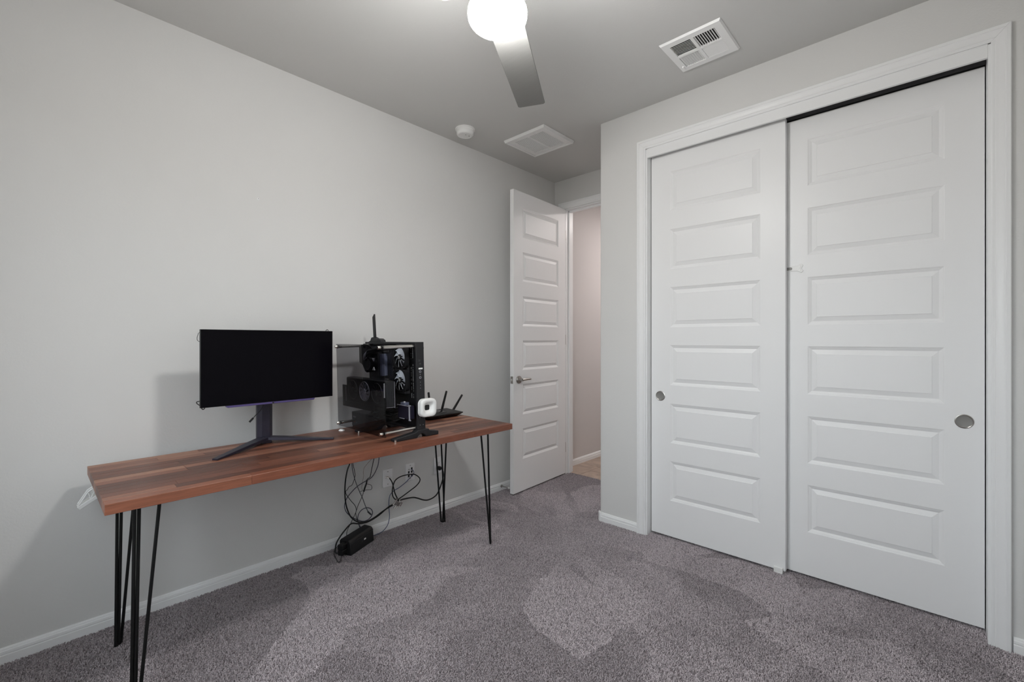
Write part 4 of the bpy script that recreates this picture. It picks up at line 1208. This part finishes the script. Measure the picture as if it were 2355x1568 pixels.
# ------------------------------------------------------------------ wall plates
def wall_plate(name, y, z, label):
    r_ = thing(name, label, 'wall plate', (XL, y, z))
    MB().prism(rrect(y - 0.0365, y + 0.0365, z - 0.058, z + 0.058, 0.003), 'X', XL, XL + 0.006).build('cover_plate', M['plate'], r_, bevel=0.0015)
    return r_
def plate_screw(r_, y, z):
    MB().lathe([(0, 0.0075), (0.003, 0.007), (0.0033, 0.005)], (XL, y, z), 'X', 10).build('plate_screw', M['pull'], r_)
p1 = wall_plate('coax_plate', 1.608, 0.339, 'white wall plate with one coaxial socket, leftmost of the three under the desk')
plate_screw(p1, 1.608, 0.339 + 0.041); plate_screw(p1, 1.608, 0.339 - 0.041)
MB().lathe([(0, 0.006), (0.0065, 0.006), (0.0065, 0.010), (0.0045, 0.010), (0.0045, 0.018), (0, 0.018)], (XL, 1.603, 0.344), 'X', 12).build('socket', M['chrome'], p1)
p2 = wall_plate('data_plate', 1.782, 0.341, 'white wall plate with six data sockets, middle of the three under the desk')
plate_screw(p2, 1.782, 0.341 + 0.045); plate_screw(p2, 1.782, 0.341 - 0.045)
for j, dy in enumerate((-0.012, 0.012)):
    for i, dz in enumerate((0.021, 0.0, -0.026)):
        if i == 0 and j == 0:
            MB().lathe([(0, 0.006), (0.006, 0.006), (0.006, 0.009), (0.003, 0.010), (0, 0.010)], (XL, 1.782 + dy, 0.341 + dz), 'X', 12).build('socket', M['chrome'], p2)
        else:
            MB().box(XL + 0.0062, XL + 0.0072, 1.782 + dy - 0.0055, 1.782 + dy + 0.0055, 0.341 + dz - 0.008, 0.341 + dz + 0.008).build('socket', M['black_plastic'], p2, smooth=False)
p3 = wall_plate('power_outlet', 2.020, 0.339, 'white duplex power outlet behind the right rear desk leg')
MB().prism(rrect(2.020 - 0.017, 2.020 + 0.017, 0.306, 0.372, 0.006), 'X', XL + 0.0055, XL + 0.0075).build('receptacle', M['plate'], p3)
for zc in (0.358,):
    for dy, hh in ((-0.006, 0.004), (0.006, 0.0035)):
        MB().box(XL + 0.0074, XL + 0.0082, 2.020 + dy - 0.001, 2.020 + dy + 0.001, zc - hh, zc + hh).build('slot', M['black_plastic'], p3, smooth=False)
    MB().lathe([(0, 0.0083), (0.0022, 0.0082), (0.0022, 0.0074)], (XL, 2.020, zc - 0.010), 'X', 10).build('slot', M['black_plastic'], p3)

# little anchors left in the wall
for (y, z), lb in (((0.829, 2.003), 'tiny plastic anchor left in the wall high above the monitor'), ((1.492, 2.007), 'tiny plastic anchor left in the wall above the router and aerial')):
    a = thing('wall_anchor', lb, 'wall anchor', (XL, y, z))
    MB().lathe([(0.0022, 0.0), (0.0022, 0.0012), (0.0048, 0.0012), (0.0052, 0.0)], (XL, y, z), 'X', 14).build('rim', M['plate'], a)
    MB().lathe([(0.0, 0.0004), (0.0024, 0.0004), (0.0024, 0.0)], (XL, y, z), 'X', 10).build('hole', M['dark_grey'], a)

# door stop on the baseboard behind the open door
ds = thing('door_stop', 'thin metal door stop on the baseboard behind the open door', 'door stop', (XL + 0.012, 2.672, 0.034))
MB().lathe([(0, 0), (0.012, 0), (0.012, 0.003), (0.006, 0.008), (0, 0.008)], (XL + 0.0125, 2.672, 0.034), 'X', 16).build('flange', M['nickel'], ds)
MB().tube([(XL + 0.018, 2.672, 0.034), (XL + 0.085, 2.678, 0.033)], 0.0045, 10, 0.004).build('shaft', M['nickel'], ds)
MB().tube([(XL + 0.085, 2.678, 0.033), (XL + 0.100, 2.679, 0.033)], 0.0075, 12).build('rubber_tip', M['plastic_white'], ds)

# ------------------------------------------------------------------ power brick on the carpet
ub = thing('battery_backup', 'black battery backup block lying on the carpet against the baseboard', 'battery backup', (-2.535, 1.345, 0), R(-24.5 + 0), local=True)
# local x across (towards the room), y along its length
m = MB().prism([(-0.040, 0.0), (0.040, 0.0), (0.034, 0.072), (0.022, 0.088), (-0.030, 0.092), (-0.042, 0.080)], 'Y', -0.108, 0.108)
ub.rotation_euler = (0, 0, R(24.1))
m.build('body', M['black_plastic'], ub, bevel=0.004)
mt = Matrix.Translation((0.0372, 0.0, 0.036)) @ Matrix.Rotation(R(-4.8), 4, 'Y')
MB().box(-0.0004, 0.0012, 0.015, 0.032, 0.006, 0.014, mt).build('white_label', M['logo'], ub, smooth=False)
m = MB()
for k in range(3):
    m.box(-0.0004, 0.0008, -0.008 + k * 0.006, -0.005 + k * 0.006, -0.002 + 0.004 * k, 0.014, mt)
m.build('safety_mark', M['dark_grey'], ub, smooth=False)
m = MB().box(-0.0004, 0.0010, -0.105, 0.105, 0.030, 0.032, mt)
m.build('seam', M['dark_grey'], ub, smooth=False)
for zz, yy_ in ((0.060, -0.150), (0.028, -0.148)):
    MB().prism(rrect(-0.022, 0.014, zz - 0.015, zz + 0.015, 0.006), 'Y', yy_, -0.106).build('plug', M['black_plastic'], ub, bevel=0.003)

# ------------------------------------------------------------------ cables (all hang between the desk's back edge and the wall)
def cable(name, pts, r, mat, label, cat='cable'):
    return tube_thing(name, pts, r, mat, label, cat, 5, 8)
up = lambda y, x=-2.575: [(-2.528, y - 0.004, 0.7352), (-2.545, y - 0.003, 0.7355), (-2.560, y - 0.002, 0.722), (x, y - 0.001, 0.66), (x, y, 0.58)]
LP = [(-2.585, 1.327, 0.529), (-2.584, 1.321, 0.499), (-2.583, 1.305, 0.462), (-2.582, 1.293, 0.404), (-2.582, 1.289, 0.345), (-2.581, 1.291, 0.288), (-2.58, 1.3, 0.238), (-2.579, 1.319, 0.187), (-2.578, 1.341, 0.157), (-2.578, 1.366, 0.136), (-2.577, 1.402, 0.121), (-2.576, 1.442, 0.119), (-2.575, 1.483, 0.129), (-2.576, 1.526, 0.145), (-2.577, 1.571, 0.161), (-2.578, 1.591, 0.169), (-2.578, 1.616, 0.174), (-2.579, 1.641, 0.179), (-2.58, 1.658, 0.191)]
cable('black_cable', up(1.333, -2.585) + LP, 0.0042, M['cable_black'], 'thick black cord sagging in one long loop from the desk to the splitter')
UC = [(-2.53, 1.268, 0.012), (-2.536, 1.243, 0.006), (-2.542, 1.222, 0.003), (-2.549, 1.215, 0.008), (-2.554, 1.217, 0.025), (-2.558, 1.225, 0.056), (-2.563, 1.252, 0.087), (-2.566, 1.288, 0.118), (-2.567, 1.323, 0.139), (-2.569, 1.365, 0.126), (-2.57, 1.403, 0.118), (-2.566, 1.443, 0.12), (-2.566, 1.505, 0.137), (-2.566, 1.562, 0.164), (-2.568, 1.611, 0.174), (-2.568, 1.639, 0.181), (-2.568, 1.667, 0.191), (-2.57, 1.706, 0.19), (-2.57, 1.765, 0.183), (-2.57, 1.802, 0.169), (-2.572, 1.851, 0.144), (-2.575, 1.892, 0.132), (-2.578, 1.937, 0.134), (-2.581, 1.976, 0.15), (-2.584, 2.005, 0.187), (-2.588, 2.03, 0.234), (-2.591, 2.041, 0.267), (-2.594, 2.04, 0.297), (-2.600, 2.030, 0.317), (-2.61, 2.021, 0.321)]
uc = thing('mains_lead', 'black mains lead running from the battery backup to the power outlet', 'cable', (-2.61, 2.02, 0.321))
MB().tube(catmull(UC, 5), 0.0046, 8).build('lead', M['cable_black'], uc)
MB().lathe([(0, 0.008), (0.013, 0.008), (0.015, 0.011), (0.015, 0.030), (0.010, 0.036), (0, 0.037)], (XL, 2.020, 0.320), 'X', 18).build('plug', M['black_plastic'], uc)
cable('coaxial_cable', [(-2.575, 1.645, 0.189), (-2.574, 1.616, 0.223), (-2.573, 1.608, 0.258), (-2.571, 1.612, 0.295), (-2.57, 1.626, 0.327), (-2.569, 1.654, 0.343), (-2.568, 1.694, 0.348), (-2.566, 1.736, 0.346), (-2.565, 1.768, 0.341), (-2.566, 1.799, 0.322), (-2.568, 1.821, 0.297), (-2.569, 1.816, 0.275), (-2.57, 1.788, 0.253), (-2.571, 1.746, 0.235), (-2.573, 1.704, 0.217), (-2.574, 1.67, 0.204), (-2.575, 1.655, 0.196)], 0.0036, M['cable_black'], 'black coaxial cable making a wide teardrop loop in front of the wall plates')
cp = thing('coaxial_lead', 'short black coaxial lead from the leftmost wall plate down to the splitter', 'cable', (-2.61, 1.6, 0.34))
MB().tube(catmull([(-2.600, 1.600, 0.345), (-2.597, 1.608, 0.337), (-2.593, 1.62, 0.312), (-2.59, 1.628, 0.279), (-2.587, 1.635, 0.245), (-2.583, 1.647, 0.213), (-2.58, 1.658, 0.191)], 5), 0.0036, 8).build('lead', M['cable_black'], cp)
MB().tube([(-2.616, 1.585, 0.350), (-2.598, 1.602, 0.344)], 0.0052, 10).build('connector', M['chrome'], cp)
cable('ethernet_cable', [(-2.623, 1.792, 0.358), (-2.615, 1.779 + 0.012, 0.357), (-2.611, 1.798, 0.347), (-2.61, 1.801, 0.333), (-2.608, 1.791, 0.321), (-2.605, 1.762, 0.306), (-2.602, 1.734, 0.289), (-2.6, 1.703, 0.275), (-2.6, 1.671, 0.262), (-2.6, 1.642, 0.255), (-2.6, 1.62, 0.243), (-2.6, 1.605, 0.225), (-2.6, 1.6, 0.193), (-2.6, 1.6, 0.161), (-2.6, 1.602, 0.128), (-2.6, 1.604, 0.094), (-2.6, 1.597, 0.056), (-2.598, 1.579, 0.030), (-2.596, 1.546, 0.011), (-2.590, 1.497, 0.009), (-2.585, 1.456, 0.014), (-2.582, 1.442, 0.018)], 0.0022, M['cable_blue'], 'blue network cable from the middle wall plate to the carpet')
gt = thing('usb_lead', 'straight grey lead ending in a loose connector above the looped cables', 'cable', (-2.592, 1.33, 0.527))
MB().tube(catmull(up(1.334, -2.592) + [(-2.592, 1.332, 0.527), (-2.592, 1.338, 0.496), (-2.592, 1.345, 0.445), (-2.592, 1.358, 0.394), (-2.592, 1.374, 0.347), (-2.592, 1.391, 0.306), (-2.592, 1.411, 0.26), (-2.592, 1.428, 0.212), (-2.592, 1.447, 0.169)], 5), 0.0024, 8).build('lead', M['cable_grey'], gt)
MB().tube([(-2.592, 1.445, 0.171), (-2.592, 1.467, 0.146)], 0.005, 6).build('connector', M['dark_grey'], gt)
cable('charger_lead', up(1.346, -2.6) + [(-2.6, 1.344, 0.523), (-2.6, 1.349, 0.492), (-2.6, 1.362, 0.434), (-2.6, 1.364, 0.412), (-2.6, 1.354, 0.38), (-2.6, 1.342, 0.359), (-2.6, 1.325, 0.354), (-2.6, 1.313, 0.338), (-2.6, 1.304, 0.333), (-2.6, 1.305, 0.316), (-2.6, 1.317, 0.295), (-2.6, 1.339, 0.262), (-2.6, 1.362, 0.231), (-2.6, 1.372, 0.201), (-2.6, 1.368, 0.18), (-2.6, 1.375, 0.144), (-2.6, 1.383, 0.12), (-2.594, 1.388, 0.098), (-2.575, 1.385, 0.088)], 0.0019, M['cable_black'], 'thin kinked black lead zigzagging down left of the straight grey lead')
cable('patch_cable', up(1.536, -2.607) + [(-2.607, 1.534, 0.518), (-2.607, 1.532, 0.491), (-2.607, 1.526, 0.448), (-2.607, 1.509, 0.41), (-2.607, 1.488, 0.383), (-2.607, 1.467, 0.369), (-2.607, 1.419, 0.355), (-2.607, 1.379, 0.339), (-2.607, 1.343, 0.314), (-2.607, 1.314, 0.285), (-2.607, 1.301, 0.255), (-2.607, 1.301, 0.227), (-2.607, 1.314, 0.197), (-2.607, 1.343, 0.164), (-2.607, 1.382, 0.134), (-2.607, 1.419, 0.114), (-2.607, 1.453, 0.113), (-2.607, 1.477, 0.128), (-2.607, 1.486, 0.151), (-2.607, 1.477, 0.173), (-2.607, 1.456, 0.188), (-2.607, 1.429, 0.192), (-2.607, 1.405, 0.183), (-2.607, 1.389, 0.163), (-2.606, 1.384, 0.137), (-2.600, 1.387, 0.111), (-2.580, 1.392, 0.090)], 0.0026, M['cable_purple'], 'slate grey cable swinging left and coiling round above the battery backup')
bt = thing('signal_lead', 'black lead with a thick inline connector hanging right of the grey lead', 'cable', (-2.595, 1.45, 0.38))
MB().tube(catmull(up(1.498, -2.595) + [(-2.595, 1.495, 0.521), (-2.595, 1.489, 0.493), (-2.595, 1.476, 0.442), (-2.595, 1.465, 0.394), (-2.595, 1.46, 0.382), (-2.595, 1.445, 0.376), (-2.595, 1.440, 0.368)], 5), 0.0023, 8).build('upper_lead', M['cable_black'], bt)
MB().tube([(-2.595, 1.441, 0.371), (-2.595, 1.436, 0.347), (-2.595, 1.427, 0.326), (-2.595, 1.419, 0.302)], 0.0048, 8).build('inline_connector', M['black_plastic'], bt)
MB().tube(catmull([(-2.595, 1.419, 0.304), (-2.594, 1.412, 0.285), (-2.592, 1.401, 0.266), (-2.591, 1.378, 0.226), (-2.59, 1.366, 0.196), (-2.588, 1.352, 0.172), (-2.587, 1.339, 0.152), (-2.585, 1.325, 0.129), (-2.584, 1.308, 0.104), (-2.575, 1.297, 0.088), (-2.560, 1.290, 0.075)], 5), 0.0018, 8).build('lower_lead', M['cable_black'], bt)
MB().tube(catmull([(-2.596, 1.436, 0.345), (-2.598, 1.455, 0.339), (-2.598, 1.472, 0.328), (-2.598, 1.477, 0.311), (-2.598, 1.469, 0.302), (-2.598, 1.441, 0.307), (-2.598, 1.414, 0.309), (-2.598, 1.397, 0.306)], 5), 0.0014, 8).build('curled_wire', M['cable_black'], bt)
cable('fine_wire', up(1.510, -2.612) + [(-2.612, 1.501, 0.51), (-2.612, 1.476, 0.486), (-2.612, 1.452, 0.466), (-2.612, 1.432, 0.445), (-2.612, 1.425, 0.418), (-2.612, 1.427, 0.396), (-2.612, 1.422, 0.369), (-2.612, 1.415, 0.333), (-2.606, 1.413, 0.316), (-2.600, 1.416, 0.312)], 0.0011, M['cable_tan'], 'fine tan wire hanging behind the inline connector')
cable('loose_lead', [(-2.556, 1.235, 0.040), (-2.563, 1.216, 0.014), (-2.52, 1.196, 0.006), (-2.47, 1.183, 0.005), (-2.436, 1.176, 0.005), (-2.428, 1.183, 0.005), (-2.445, 1.196, 0.005), (-2.482, 1.22, 0.007), (-2.510, 1.240, 0.018)], 0.0016, M['cable_black'], 'thin black lead making a pointed loop on the carpet by the battery backup')
# coaxial splitter in the knot of cables
cs = thing('cable_splitter', 'small silver cable splitter in the knot of black cables', 'splitter', (-2.572, 1.64, 0.178))
rot = Matrix.Translation((-2.565, 1.640, 0.176)) @ Matrix.Rotation(R(-38), 4, 'X')
MB().box(-0.009, 0.009, -0.014, 0.014, -0.012, 0.012, rot).build('body', M['nickel'], cs, bevel=0.0015)
m = MB().box(0.0, 0.012, -0.030, -0.024, -0.022, 0.026, rot).box(0.004, 0.010, -0.026, 0.012, 0.010, 0.014, rot)
m.box(0.004, 0.010, 0.016, 0.030, -0.006, 0.022, rot)
m.build('bracket', M['chrome'], cs, bevel=0.001)
m = MB()
for (a, b, c) in ((-0.004, -0.014, -0.034), (0.010, -0.013, -0.030), (0.004, 0.012, 0.026)):
    p0 = rot @ Vector((0.002, a, b)); p1 = rot @ Vector((0.002, a, c))
    m.tube([p0, p1], 0.0048, 8)
m.build('terminals', M['chrome'], cs)
